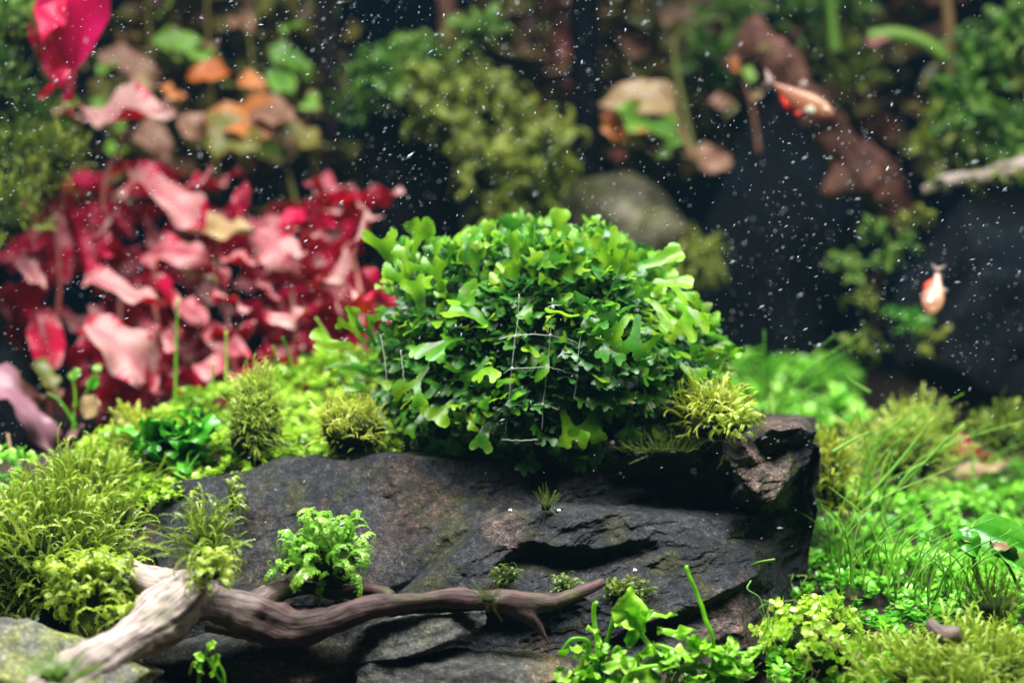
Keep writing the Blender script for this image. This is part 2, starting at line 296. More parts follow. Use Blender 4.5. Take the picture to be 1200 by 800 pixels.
def sdf_sheet(caps, h):
    """flat lobed sheet from a smooth union of tapered capsules (ax,ay,bx,by,ra,rb); returns verts (x,y,0), quads"""
    caps = np.asarray(caps, float)
    lo = np.minimum(caps[:, :2], caps[:, 2:4]).min(0) - caps[:, 4:].max() - h; hi = np.maximum(caps[:, :2], caps[:, 2:4]).max(0) + caps[:, 4:].max() + h
    xs = np.arange(lo[0], hi[0] + h, h); ys = np.arange(lo[1], hi[1] + h, h); X, Y = np.meshgrid(xs, ys, indexing='ij')
    def field(p):
        d = []
        for ax, ay, bx, by, ra, rb in caps:
            v = np.array([bx - ax, by - ay]); q = p - [ax, ay]; t = np.clip((q @ v) / (v @ v + 1e-12), 0, 1)
            d.append(np.linalg.norm(q - t[..., None] * v, axis=-1) - (ra + (rb - ra) * t))
        d = np.stack(d); k = h * 0.7; return -k * np.log(np.exp(-d / k).sum(0))
    p = np.stack([X, Y], -1); s = field(p)
    keep = (s[:-1, :-1] + s[1:, :-1] + s[:-1, 1:] + s[1:, 1:]) / 4 < 0.05 * h
    for _ in range(3):
        s = field(p); e = h * 0.1; gx = (field(p + [e, 0]) - s) / e; gy = (field(p + [0, e]) - s) / e
        g = np.stack([gx, gy], -1); g = g / (np.linalg.norm(g, axis=-1, keepdims=True) + 1e-9)
        out = (s > -0.3 * h)[..., None]; p = np.where(out & (np.abs(s)[..., None] < 1.2 * h), p - g * s[..., None], p)
    nx, ny = X.shape; idx = np.arange(nx * ny).reshape(nx, ny)
    Q = np.stack([idx[:-1, :-1], idx[1:, :-1], idx[1:, 1:], idx[:-1, 1:]], -1)[keep]
    u, inv = np.unique(Q, return_inverse=True); V = p.reshape(-1, 2)[u]
    return np.column_stack([V, np.zeros(len(V))]), inv.reshape(Q.shape)

def frond_template(seed, lobes=2, broad=1.0, bend=0.5):
    r = random.Random(seed); caps = []
    def br(x, y, a, L, w0, d):
        bx, by = x + L * math.cos(a), y + L * math.sin(a)
        w1 = w0 * r.uniform(1.05, 1.35); caps.append((x, y, bx, by, w0, w1))
        if d == 0: return
        sp = r.uniform(0.55, 0.85)
        br(bx, by, a + sp * r.uniform(0.7, 1.1), L * r.uniform(0.6, 0.85), w1 * 0.82, d - 1)
        br(bx, by, a - sp * r.uniform(0.7, 1.1), L * r.uniform(0.6, 0.85), w1 * 0.82, d - 1)
        if r.random() < 0.35: br(bx, by, a + r.uniform(-.2, .2), L * r.uniform(0.5, 0.7), w1 * 0.8, 0)
    br(0, 0, 0, 0.42, 0.085 * broad, lobes)
    V, F = sdf_sheet(caps, 0.056)
    L = V[:, 0].max(); V = V / L; ph = r.uniform(0, 6)
    u, v = V[:, 0], V[:, 1]
    z = -bend * u ** 2 * 0.5 - 0.25 * v ** 2 * r.uniform(-0.6, 1.2) + 0.035 * np.sin(u * 7 + ph) * (0.4 + np.abs(v) * 3) + 0.03 * np.sin(v * 11 + ph * 2)
    V[:, 0] = u * (1 - 0.12 * bend * u); V[:, 2] = z
    return V, F, np.clip(0.35 + 0.25 * u + 0.1 * np.sin(ph + v * 9), 0, 1)

def leaf_template(seed, W=0.4, curl=0.4, fold=0.2, wave=0.04, tip=1.0, nu=14, nv=8, thick=0.012, twist=0.0, blunt=0.75):
    """two-skinned leaf, length 1 along x; upper skin material 0, lower skin material 1"""
    r = random.Random(seed); u = np.linspace(0, 1, nu + 1)[:, None]; v = np.linspace(-1, 1, nv + 1)[None]
    wd = W * 0.5 * np.sin(np.pi * u ** blunt) ** 0.75 * (1 + 0.08 * np.sin(u * 9 + r.uniform(0, 6))) + 0.012
    x = u + 0 * v; y = wd * v; ph = r.uniform(0, 6)
    z = fold * np.abs(y) + wave * np.sin(u * 10 + ph + 1.4 * np.sign(v)) * np.abs(v) ** 1.5 + 0.4 * wave * np.sin(u * 21 + ph * 3 + v * 2) * np.abs(v) - 0.02 * np.exp(-(v * 6) ** 2) + 0 * x
    a = twist * u; y2 = y * np.cos(a) - z * np.sin(a); z2 = y * np.sin(a) + z * np.cos(a)
    th = curl * (u + 0 * v); k = max(abs(curl), 1e-3)
    X = np.sin(th) / k if curl >= 0 else np.sin(-th) / k; Z = (np.cos(th) - 1) / k * (1 if curl >= 0 else -1)
    Xf = X + z2 * np.sin(th); Zf = Z + z2 * np.cos(th)
    top = np.stack([Xf, y2, Zf], -1).reshape(-1, 3); n = len(top); tk = thick * (1 - np.abs(v) ** 2 * 0.9) * (0.3 + 0.7 * np.sin(np.pi * np.clip(u, 0.03, 1)))
    bot = top.copy(); bot[:, 2] -= (tk + 0 * u).ravel() * 1.0
    idx = np.arange(n).reshape(nu + 1, nv + 1)
    Q = np.stack([idx[:-1, :-1], idx[1:, :-1], idx[1:, 1:], idx[:-1, 1:]], -1).reshape(-1, 4)
    F = np.vstack([Q, Q[:, ::-1] + n]); M = np.r_[np.zeros(len(Q), int), np.ones(len(Q), int)]
    ti = (0.45 + 0.18 * np.abs(v) - 0.22 * np.exp(-(v * 5) ** 2) + 0.12 * u).ravel()
    return np.vstack([top, bot]), F, M, np.r_[ti, ti]

def strand_template(seed, n=26, curl=2.2, ll=0.11, lw=0.035, open_=0.9, stem=0.010, tipcurl=1.5, droop=0.0):
    """feathery moss shoot of length ~1: stem curving along x, up = z, two rows of leaflets"""
    r = random.Random(seed); a = 0.15; p = np.zeros(3); V = []; F = []; path = []
    for k in range(n):
        t = k / (n - 1); a -= (curl * t ** tipcurl * 2.0 - 0.2) / n
        d = np.array([math.cos(a), 0, math.sin(a)]); p = p + d / n; path.append(p.copy()); up = np.array([-math.sin(a), 0, math.cos(a)])
        L = ll * (1 - 0.55 * t ** 2) * r.uniform(0.75, 1.2)
        for s in (-1, 1):
            if r.random() < 0.06: continue
            o = open_ + r.uniform(-.2, .2); dl = d * math.cos(o) + np.array([0, s, 0]) * math.sin(o) * 0.92 + up * r.uniform(-0.15, 0.45)
            dl = norm(dl); side = norm(np.cross(dl, up)); b = len(V)
            tip = p + dl * L - up * L * 0.25 * droop
            V += [p - side * lw * .3, p + dl * L * 0.45 - side * lw * .5 + up * L * .08, tip, p + dl * L * 0.45 + side * lw * .5 + up * L * .08]; F.append([b, b + 1, b + 2, b + 3])
    path = np.array(path); V = np.array(V); F = np.array(F); m = len(V)
    w_ = np.linspace(stem, stem * .4, n)[:, None]; A = path + [0, 1, 0] * w_; B = path - [0, 1, 0] * w_
    b0 = m + np.arange(n - 1); Q = np.stack([b0, b0 + 1, b0 + n + 1, b0 + n], -1)
    V = np.vstack([V, A, B]); F = np.vstack([F, Q])
    ti = np.clip(0.25 + 0.5 * V[:, 0] / V[:, 0].max(), 0, 1)
    return V, F, ti

STR = [strand_template(k, n=34, curl=random.uniform(1.0, 4.2), ll=0.085, lw=0.020, tipcurl=random.uniform(1.2, 2.4)) for k in range(12)]
STR_FINE = [strand_template(40 + k, n=22, curl=random.uniform(0.2, 1.2), ll=0.09, lw=0.028) for k in range(6)]
STR_FAT = [strand_template(60 + k, n=20, curl=random.uniform(2.2, 3.8), ll=0.135, lw=0.085, open_=1.3, tipcurl=0.9, droop=1.3) for k in range(8)]

def blob(center, radii, seed=0, sub=3, amp=0.25, fr=3.0, facets=0, cut=0.75):
    import bmesh
    bm = bmesh.new(); bmesh.ops.create_icosphere(bm, subdivisions=sub, radius=1); V = np.array([v.co for v in bm.verts]); F = np.array([[v.index for v in f.verts] for f in bm.faces]); bm.free()
    r = np.random.default_rng(seed)
    for _ in range(facets):
        n = norm(r.normal(size=3)); d = r.uniform(cut * 0.8, cut * 1.15); e = V @ n - d; V = V - np.where(e > 0, e, 0)[:, None] * n
    V = V * (1 + amp * fbm(V * fr + seed * 7.7, 4)[:, None] * 0.5)
    return V * np.asarray(radii) + np.asarray(center), F

def rand_R(dirs, up=None, jitter=0.5, scale=1.0):
    n = len(dirs); nn = (np.array([0, 0, 1.0]) if up is None else up) + RNG.normal(size=(n, 3)) * jitter
    R = frame(dirs, nn); return R * np.broadcast_to(np.asarray(scale, float), (n,))[:, None, None]

def moss(name, label, cat, c, rad, n, L, mat, templ=STR, parts=14, group=None, updir=0.6, spread=0.35, core=0.62, parent=None, seedc=1, tint=(0.0, 1.0)):
    """moss clump: a shaggy mass of shoots round a dark old core, with the outermost shoots as parts"""
    c = np.asarray(c, float); rad = np.asarray(rad, float)
    d = norm(RNG.normal(size=(n, 3)) * [1, 1, 1] + [0, -0.25, 0.35]); q = 0.35 + 0.65 * RNG.random(n) ** 0.5
    base = c + d * rad * (q * 0.8)[:, None]
    lump = 1 + 0.42 * vnoise(d * 3.0 + seedc * 3.1); base = c + (base - c) * lump[:, None]
    dirs = norm(d * 0.9 + [0, 0, updir] + RNG.normal(size=(n, 3)) * spread)
    sc = L * RNG.uniform(0.6, 1.25, n) * lump
    R = rand_R(dirs, up=d * 0.6 + np.array([0, -0.2, 0.8]), jitter=0.35, scale=sc)
    tv = np.clip(RNG.uniform(-0.25, 0.3, n) + 0.3 * vnoise(base * 120), -0.4, 0.5)
    which = RNG.integers(0, len(templ), n); order = np.argsort(-(d @ np.array([0.0, -0.75, 0.55])) - q)
    solo = set(order[:parts].tolist()) if parts else set()
    mb = MB()
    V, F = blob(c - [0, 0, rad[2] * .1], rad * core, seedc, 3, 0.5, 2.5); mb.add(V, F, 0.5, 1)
    mask = np.array([k not in solo for k in range(n)])
    for k, (T, F, ti) in enumerate(templ):
        s = (which == k) & mask
        if s.any(): mb.many(T, F, R[s], base[s], np.clip(ti[None] + tv[s][:, None], *tint))
    if parent is not None:
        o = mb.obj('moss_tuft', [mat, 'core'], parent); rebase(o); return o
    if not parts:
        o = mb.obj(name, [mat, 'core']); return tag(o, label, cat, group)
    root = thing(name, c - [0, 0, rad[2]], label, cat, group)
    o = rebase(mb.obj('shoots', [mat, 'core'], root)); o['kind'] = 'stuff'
    for k in solo:
        T, F, ti = templ[which[k]]; me = shared_strand(templ, which[k], mat); ob = link('shoot', me, root); place(ob, R[k], base[k])
    return root
_ss = {}
def shared_strand(templ, k, mat):
    key = (id(templ), int(k), mat)
    if key not in _ss:
        T, F, ti = templ[k]; b = MB(); b.add(T, F, np.clip(ti + .12, 0, 1)); _ss[key] = b.mesh('shoot', mat)
    return _ss[key]

# ================================================================== SETTING
GC = [(0,600,.02),(60,560,.05),(100,525,.09),(200,492,.11),(300,470,.12),(400,440,.13),(170,575,.025),(260,560,.03),(330,540,.03),(430,532,.03),
      (0,570,.16),(100,520,.18),(200,500,.2),(400,470,.22),(0,480,.38),(400,430,.40),(600,520,.1),(600,470,.25),(600,430,.4),(760,520,.1),
      (1000,585,.10),(1000,660,.03),(980,740,-.02),(1000,815,-.05),(1220,800,-.04),(1220,690,.03),(1210,590,.12),(1100,545,.17),(950,500,.2),(900,465,.27),(1000,470,.3),(1200,500,.3),
      (900,430,.40),(1200,440,.40),(600,850,-.06),(300,850,-.07),(0,870,-.08),(0,740,-.03),(100,760,-.03),(300,800,-.01),(600,800,0.0),(860,800,-.02),(740,850,-.06),
      (-150,560,.06),(-150,500,.3),(1350,600,.12),(1350,480,.35),(-100,900,-.12),(600,950,-.12),(1300,900,-.12)]
GP = np.array([P(*g) for g in GC])
def ground(x, y):
    x = np.asarray(x, float); y = np.asarray(y, float)
    d2 = (x[..., None] - GP[:, 0]) ** 2 + (y[..., None] - GP[:, 1]) ** 2 + 1e-5
    wt = d2 ** -1.6; return (wt * GP[:, 2]).sum(-1) / wt.sum(-1)
nx, ny = 200, 180
X, Y = np.meshgrid(np.linspace(-.38, .38, nx), np.linspace(-.16, .45, ny), indexing='ij'); Z = ground(X, Y) - 0.003
pts = np.stack([X, Y, Z], -1); pts[..., 2] += 0.0012 * fbm(pts * 400, 3)
idx = np.arange(nx * ny).reshape(nx, ny); b = MB(); b.add(pts, np.stack([idx[:-1, :-1], idx[1:, :-1], idx[1:, 1:], idx[:-1, 1:]], -1).reshape(-1, 4))
tag(b.obj('substrate', 'soil'), kind='structure', label='dark brown aquarium soil under the plants')
b = MB(); V = np.array([[x, y, z] for x in (-.7, .7) for y in (.452, .462) for z in (-.04, .36)]); F = np.array([[0,1,3,2],[4,6,7,5],[0,4,5,1],[2,3,7,6],[0,2,6,4],[1,5,7,3]])
b.add(V, F); tag(b.obj('tank_back_wall', 'tank_back', smooth=False), kind='structure', label='dark navy back wall of the aquarium')

# ================================================================== MAIN ROCK
def facet_rock(name, top, bot, ctrl, cons, ncol, nrow, mat, back, amp=1.0, seed=0, label='', cat='rock', strata=(0.25, 0.1, 1.0)):
    top = np.array(top, float); bot = np.array(bot, float)
    xs = np.linspace(top[0, 0], top[-1, 0], ncol); ty = np.interp(xs, top[:, 0], top[:, 1]); by = np.interp(xs, bot[:, 0], bot[:, 1])
    t = np.linspace(0, 1, nrow); PX = np.repeat(xs[:, None], nrow, 1); PY = ty[:, None] + (by - ty)[:, None] * t
    C = np.array(ctrl, float); res = delaunay_2d_cdt([Vector((c[0], c[1])) for c in C], cons, [], 0, 1e-4)
    vs = np.array([v[:] for v in res[0]]); dep = np.zeros(len(vs))
    for k, orig in enumerate(res[3]): dep[k] = C[orig[0], 2] if orig else C[np.argmin(((C[:, :2] - vs[k]) ** 2).sum(1)), 2]
    D = np.full(PX.shape, np.nan)
    for f in res[2]:
        a, b_, c = vs[f[0]], vs[f[1]], vs[f[2]]; den = (b_[1]-c[1])*(a[0]-c[0])+(c[0]-b_[0])*(a[1]-c[1])
        if abs(den) < 1e-6: continue
        l1 = ((b_[1]-c[1])*(PX-c[0])+(c[0]-b_[0])*(PY-c[1]))/den; l2 = ((c[1]-a[1])*(PX-c[0])+(a[0]-c[0])*(PY-c[1]))/den; l3 = 1-l1-l2
        s = (l1 > -1e-6) & (l2 > -1e-6) & (l3 > -1e-6); D = np.where(s, l1*dep[f[0]]+l2*dep[f[1]]+l3*dep[f[2]], D)
    bad = np.isnan(D)
    if bad.any():
        d2 = (PX[bad][:, None]-C[:, 0])**2+(PY[bad][:, None]-C[:, 1])**2; D[bad] = C[d2.argmin(1), 2]
    W = P(PX, PY, D); s = np.array(strata)
    q = W @ np.array([[0.95, 0, 0.3], [0, 1, 0], [-0.3, 0, 0.95]]).T
    lay = fbm(q * np.array([18, 30, 260]) + seed, 3)
    lowm = np.clip((PX - 500) / 120, 0.15, 1)
    ter = q[..., 2] / 0.0052 + 1.6 * fbm(W * 40 + 2, 3) + 0.35 * fbm(W * 160, 2); saw = ter - np.floor(ter); ter2 = q[..., 2] / 0.0021 + 1.8 * fbm(W * 70 + 8, 3); saw2 = ter2 - np.floor(ter2)
    chip = np.clip(vnoise(W * 34 + 50) * 2.2 + 0.4, 0, 1)
    dy = amp * (0.0022 * (0.35 + 0.65 * lowm) * fbm(W * 55 + seed, 3) + (0.0013 * saw * chip + 0.0005 * saw2) * lowm + 0.0013 * lay * lowm + 0.0006 * fbm(W * 300 + seed, 3) + 0.0012 * np.abs(fbm(W * 120 + 9, 2)) * lowm)
    edge = np.minimum(1, np.minimum(t, 1)[None] * 6 + 0.25)
    W[..., 1] += dy * edge; W[..., 2] += 0.35 * dy; W[..., 0] += np.clip((PX - 880) / 60, 0, 1) * (0.0035 * fbm(W * [20, 20, 75] + 31, 3))
    rust_lit_top = np.zeros(PX.shape)
    for cx, cy_, rx, ry in [(885, 550, 34, 44), (590, 625, 24, 30), (850, 735, 36, 36), (915, 497, 36, 9)]: rust_lit_top = np.maximum(rust_lit_top, np.exp(-(((PX - cx) / rx) ** 2 + ((PY - cy_) / ry) ** 2) ** 2))  # last one paints light onto the right corner's top; the rest are rust
    B = W.copy(); B[..., 1] = np.maximum(B[..., 1], 0) * 0.3 + back + 0.01 * fbm(W * 30, 2); B[..., 0] = B[..., 0] * 0.96; B[..., 2] -= 0.006
    n = ncol * nrow; I = np.arange(n).reshape(ncol, nrow)
    Qf = np.stack([I[:-1, :-1], I[:-1, 1:], I[1:, 1:], I[1:, :-1]], -1).reshape(-1, 4); Qb = Qf[:, ::-1] + n
    def strip(a): return np.stack([a[:-1], a[1:], a[1:] + n, a[:-1] + n], -1)
    m = MB(); m.add(np.vstack([W.reshape(-1, 3), B.reshape(-1, 3)]), np.vstack([Qf, Qb, strip(I[:, 0]), strip(I[::-1, -1]), strip(I[::-1][:, 0][:0]) if False else strip(I[0, ::-1]), strip(I[-1, :])]), np.r_[rust_lit_top.ravel(), np.zeros(n)])
    o = m.obj(name, mat); return tag(o, label, cat)
def rock_y(ctrl, px, py): pass

top = [(160,577),(175,572),(200,563),(235,555),(262,549),(300,540),(330,533),(370,530),(410,529),(450,526),(500,528),(550,531),(620,536),(690,538),(740,534),(800,524),(850,512),(874,505),(884,496),(905,490),(935,487),(950,488),(957,496),(961,508)]
bot = [(160,600),(175,690),(190,760),(230,830),(700,840),(860,830),(890,800),(905,760),(925,720),(940,700),(951,660),(957,600),(961,560)]
rc = []
def R_(px, py, y): rc.append((px, py, y)); return len(rc) - 1
# ridge / top
for px, py in top: R_(px, py, 0.045 if px < 870 else 0.05)
for px, py in top:
    if px < 870: R_(px, py + 7 + 4 * math.sin(px * .05), float(np.interp(px, [160, 300, 450, 600, 700, 800, 850], [.018, .011, .006, .010, .008, .002, -.002])))
for px, py, y in [(872,514,-.004),(900,505,-.008),(935,501,-.006),(956,508,.004)]: R_(px, py, y)
# left slab
for p in [(185,625,.006),(200,700,-.016),(240,640,-.004),(300,600,-.004),(300,700,-.022),(380,600,-.006),(400,700,-.026),(470,600,-.004),(455,690,-.024),(540,580,.004),(520,625,-.006)]: R_(*p)
# crack: left (recessed) and right (proud) lips
ca = [R_(455,702,-.021), R_(492,672,-.013), R_(522,648,-.008), R_(556,613,-.004), R_(600,594,.002), R_(650,587,.003), R_(720,592,.005), R_(800,597,.007), R_(850,600,.007)]
cb = [R_(462,706,-.030), R_(498,676,-.024), R_(528,651,-.021), R_(562,617,-.015), R_(604,600,-.011), R_(655,595,-.010), R_(722,602,-.008), R_(800,607,-.006), R_(852,612,-.003)]
# black recess under the ridge on the right
for p in [(640,568,.009),(720,568,.010),(790,560,.010),(830,545,.008)]: R_(*p)
# reddish wedge
wa = [R_(848,520,-.006), R_(868,512,-.010), R_(890,545,-.008), R_(921,566,-.012), R_(905,590,-.018), R_(897,594,-.016), R_(872,566,-.010), R_(852,540,-.008)]
wb = [R_(843,530,.004), R_(862,566,.008), R_(890,600,.006), R_(906,600,.006), R_(930,572,.003), R_(900,536,-.002), R_(885,516,-.004)]
# dark right block
for p in [(925,520,-.003),(950,540,.002),(935,600,.016),(950,640,.016),(915,640,.010),(930,690,.016),(890,630,.006)]: R_(*p)
# central facet, hollow
ha = [R_(578,662,-.023), R_(598,647,-.021), R_(624,633,-.019), R_(655,646,-.021), R_(695,650,-.020), R_(735,640,-.017), R_(772,640,-.016)]
hb = [R_(583,668,-.0205), R_(602,655,-.016), R_(627,646,-.0125), R_(657,657,-.013), R_(697,659,-.0145), R_(737,651,-.0135), R_(768,648,-.0145)]
for p in [(606,670,-.020),(636,668,-.0185),(650,684,-.022),(690,674,-.0165),(735,664,-.0165),(664,668,-.0145)]: R_(*p)
hc = [R_(582,676,-.026), R_(600,690,-.027), R_(640,697,-.026), R_(690,690,-.022), R_(730,676,-.020), R_(775,656,-.018)]
for p in [(620,612,-.017),(680,615,-.016),(740,620,-.014),(800,622,-.013),(850,632,-.010),(540,660,-.024),(560,690,-.027),(500,700,-.029)]: R_(*p)
# lower right strata
la = [R_(690,702,-.026), R_(745,690,-.024), R_(800,676,-.022), R_(850,664,-.020), R_(884,652,-.014)]
sa = [R_(735,743,-.036), R_(785,727,-.035), R_(830,706,-.032), R_(862,690,-.028), R_(888,680,-.020)]
sb = [R_(737,748,-.030), R_(788,733,-.029), R_(834,712,-.026), R_(866,697,-.022), R_(890,690,-.014)]
for p in [(760,790,-.040),(820,760,-.038),(870,740,-.032),(880,780,-.034),(905,700,-.004),(900,760,-.016),(830,830,-.045),(700,760,-.034),(700,830,-.045)]: R_(*p)
# dark foot behind the branch
for p in [(220,770,-.022),(300,760,-.026),(450,745,-.026),(560,735,-.024),(640,740,-.024),(300,830,-.030),(500,830,-.032),(620,800,-.034)]: R_(*p)
def chain(a): return [(a[i], a[i+1]) for i in range(len(a)-1)]
cons = chain(ca)+chain(cb)+chain(wa)+[(wa[-1], wa[0])]+chain(ha)+chain(hb)+chain(hc)+chain(sa)+chain(sb)+chain(la)
facet_rock('slate_rock', top, bot, rc, cons, 400, 190, 'slate', 0.10, seed=3, label='large dark slate rock with cracked face, carrying the lobed green cushion')

# other stones
def stone(name, px, py, Y, rx, rz, ry, mat, label, seed, facets=10, sub=5, amp=0.22, rot=0.0, cut=0.75, cat='rock', tilt=0.0):
    c = P(px, py, Y); V, F = blob((0, 0, 0), (MM(rx, Y), ry, MM(rz, Y)), seed, sub, amp, 2.2, facets, cut)
    a = rot; M = np.array([[math.cos(a), 0, math.sin(a)], [0, 1, 0], [-math.sin(a), 0, math.cos(a)]]); V = V @ M.T
    if tilt: V = V @ np.array([[1, 0, 0], [0, math.cos(tilt), -math.sin(tilt)], [0, math.sin(tilt), math.cos(tilt)]]).T
    V += 0.0007 * fbm(V * 300 + seed, 3)[:, None] * norm(V)
    m = MB(); m.add(V + c, F); o = m.obj(name, mat); return tag(o, label, cat)
stone('flat_stone', 40, 782, -.070, 170, 72, .030, 'mossy_stone', 'flat grey-green stone with yellowish algae beside the pale branch', 11, rot=0.22, facets=14, cut=0.7)
stone('flat_stone', 350, 772, -.036, 190, 40, .018, 'slate_lower', 'low dark stone ledge under the curved brown branch', 12, rot=-0.05, facets=12)
stone('flat_stone', 480, 742, -.044, 98, 24, .014, 'grey_slab', 'narrow grey slab tip poking out under the curved branch', 15, rot=-0.22, facets=8, amp=0.12)
stone('foot_stone', 560, 800, -.052, 150, 42, .016, 'slate_lower', 'algae-spotted dark stone at the foot of the slate rock', 18, facets=12)

# ================================================================== DRIFTWOOD
def wood(name, limbs, mat, label, cat, voxel, tintf=None, n=60, seg=14, rough=1.0, parent=None, Ys=None):
    m = MB(); cen = []; fr = []; off = 0.0
    for L in limbs:
        L = np.array(L, float); pw = P(L[:, 0], L[:, 1], L[:, 2]); r = MM(L[:, 3], L[:, 2]); s = spline(np.column_stack([pw, r]), n); s[:, 3] = np.maximum(s[:, 3], 1e-4)
        V, F = tube(s[:, :3], s[:, 3], seg); m.add(V, F)
        T = norm(np.gradient(s[:, :3], axis=0)); u = norm(np.cross(T[0], [0.31, 0.2, 0.93])); U = []
        for k in range(n): u = norm(u - T[k] * (u @ T[k])); U.append(u)
        U = np.array(U); cum = off + np.r_[0, np.cumsum(np.linalg.norm(np.diff(s[:, :3], axis=0), axis=1))]; off += 0.37
        cen.append(np.column_stack([s[:, :3], cum, s[:, 3], T])); fr.append(np.stack([U, np.cross(T, U)], 1))
    me = m.mesh('tmp', mat); o = bpy.data.objects.new('tmp', me); COL.objects.link(o)
    md = o.modifiers.new('r', 'REMESH'); md.mode = 'VOXEL'; md.voxel_size = voxel
    sm = o.modifiers.new('s', 'SMOOTH'); sm.iterations = 6; sm.factor = 0.5
    dg = bpy.context.evaluated_depsgraph_get(); ev = o.evaluated_get(dg); me2 = ev.to_mesh()
    nv = len(me2.vertices); V = np.empty(nv * 3, np.float32); me2.vertices.foreach_get('co', V); V = V.reshape(-1, 3).astype(float)
    Nn = np.empty(nv * 3, np.float32); me2.vertices.foreach_get('normal', Nn); Nn = Nn.reshape(-1, 3)
    F4 = [tuple(p.vertices) for p in me2.polygons]; ev.to_mesh_clear(); bpy.data.objects.remove(o); bpy.data.meshes.remove(me)
    C = np.concatenate(cen); FR = np.concatenate(fr); best = np.empty(nv, int)
    for i in range(0, nv, 4000):
        d = ((V[i:i+4000, None] - C[None, :, :3]) ** 2).sum(-1) / (C[:, 4] + 0.001) ** 2; best[i:i+4000] = d.argmin(1)
    dl = V - C[best, :3]; gx = (dl * FR[best, 0]).sum(1); gy = (dl * FR[best, 1]).sum(1); rr = C[best, 4]
    g = np.column_stack([gx, gy, C[best, 3] + (dl * C[best, 5:8]).sum(1)])
    sc = np.minimum(rr / 0.006, 1)
    ridge = fbm(g * [330, 330, 26], 3); deep = -np.clip(np.abs(fbm(g * [150, 150, 14] + 5, 2)) * -1 + 0.12, 0, 1) * 6
    V = V + Nn * ((0.0006 * ridge + 0.0015 * fbm(V * 85, 3) + 0.0005 * fbm(V * 330, 2) + 0.0009 * deep) * sc * rough)[:, None]
    out = MB(); quads = np.array([f for f in F4 if len(f) == 4]); tris = [f for f in F4 if len(f) == 3]
    px, py = proj(V); ti = tintf(px, py, V) if tintf else np.zeros(nv)
    fs = [quads] + ([np.array(tris)] if tris else []); out.add(V, fs, ti); out.extra = g
    ob = out.obj(name, mat, parent)
    if parent: rebase(ob)
    else: tag(ob, label, cat)
    return ob
limbs = [
    [(-30,852,-.092,38),(20,830,-.088,36),(75,800,-.082,33),(140,757,-.072,32),(190,724,-.062,36),(222,698,-.056,32),(240,684,-.051,22)],
    [(140,668,-.038,14),(165,680,-.043,20),(200,690,-.05,24),(235,697,-.054,24)],
    [(215,708,-.056,25),(262,711,-.053,22),(310,727,-.050,24),(345,738,-.050,23),(380,730,-.050,18),(430,712,-.050,14),(490,704,-.050,11.5),(530,700,-.049,12.5),(560,702,-.049,11),(600,704,-.047,11.5),(640,706,-.045,10),(668,698,-.043,8),(690,689,-.041,7.5),(708,681,-.039,6)],
    [(575,702,-.048,10),(605,712,-.047,9),(625,727,-.047,7),(638,744,-.047,4.5),(646,758,-.047,2.3)],
    [(300,708,-.046,16),(325,694,-.042,13),(355,689,-.037,9),(395,694,-.036,9),(435,690,-.040,7),(460,699,-.046,8)],
    [(238,735,-.050,6),(270,742,-.048,5),(300,748,-.046,5)],
]
wood('driftwood_branch', limbs, 'driftwood', 'forked driftwood branch with pale thick end, lying across the foot of the slate rock', 'driftwood', 0.0008,
     tintf=lambda px, py, V: np.clip(1.0 - (px - 205) / 110 + 0.35 * fbm(V * 130, 3), 0.04, 1) * 0.95)  # pale thick end: weathering, and partly its brighter lighting painted into the colour

# ================================================================== LOBED CUSHION
CC = P(640, 432, .047); RX, RY, RZu, RZd = MM(190, .047), 0.047, MM(160, .047), MM(96, .047)
cush = thing('liverwort_cushion', P(640, 530, .04), 'dense dome of lobed bright green fronds tied under a white net on the slate rock', 'aquatic plant')
FT = [frond_template(k, lobes=random.choice([1, 2, 2]), broad=random.uniform(0.75, 1.25), bend=random.uniform(0.1, 1.0)) for k in range(16)]
FB = [frond_template(100 + k, lobes=2, broad=random.uniform(0.9, 1.25), bend=random.uniform(0.0, 0.5)) for k in range(5)]
def fmesh(t, mat, nm='frond'):
    b = MB(); b.add(t[0], t[1], t[2]); return b.mesh(nm, mat)
FM = [fmesh(t, 'thallus') for t in FT]; FBM = [fmesh(t, 'thallus') for t in FB]
# old dark heart of the cushion
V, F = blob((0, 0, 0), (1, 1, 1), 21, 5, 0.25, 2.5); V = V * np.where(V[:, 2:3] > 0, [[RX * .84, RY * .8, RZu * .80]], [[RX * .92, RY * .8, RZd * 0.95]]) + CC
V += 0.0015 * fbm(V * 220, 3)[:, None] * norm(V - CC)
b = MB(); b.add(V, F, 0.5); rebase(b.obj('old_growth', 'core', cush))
def dome(d, k=1.0):
    r = np.where(d[..., 2:3] > 0, np.array([RX, RY, RZu]), np.array([RX, RY, RZd])); lump = 1 + 0.14 * vnoise(d * 3.1 + 4)[..., None] + 0.17 * np.exp(-((d - norm([-.72, -.25, .62])) ** 2).sum(-1) / .14)[..., None] - 0.09 * np.exp(-((d - norm([.6, -.3, .72])) ** 2).sum(-1) / .12)[..., None] + 0.06 * np.exp(-((d - norm([.9, -.4, .15])) ** 2).sum(-1) / .12)[..., None]; sq = np.where(d[..., 2:3] < 0, np.clip(1 - d[..., 2:3] ** 2, .15, 1) ** -0.32, 1.0); r = r * np.concatenate([sq, sq, np.ones_like(sq)], -1)
    return CC + d * r * k * lump
def net_zone(p):
    px, py = proj(p); return np.exp(-(((px - 640) / 85) ** 2 + ((py - 440) / 62) ** 2))
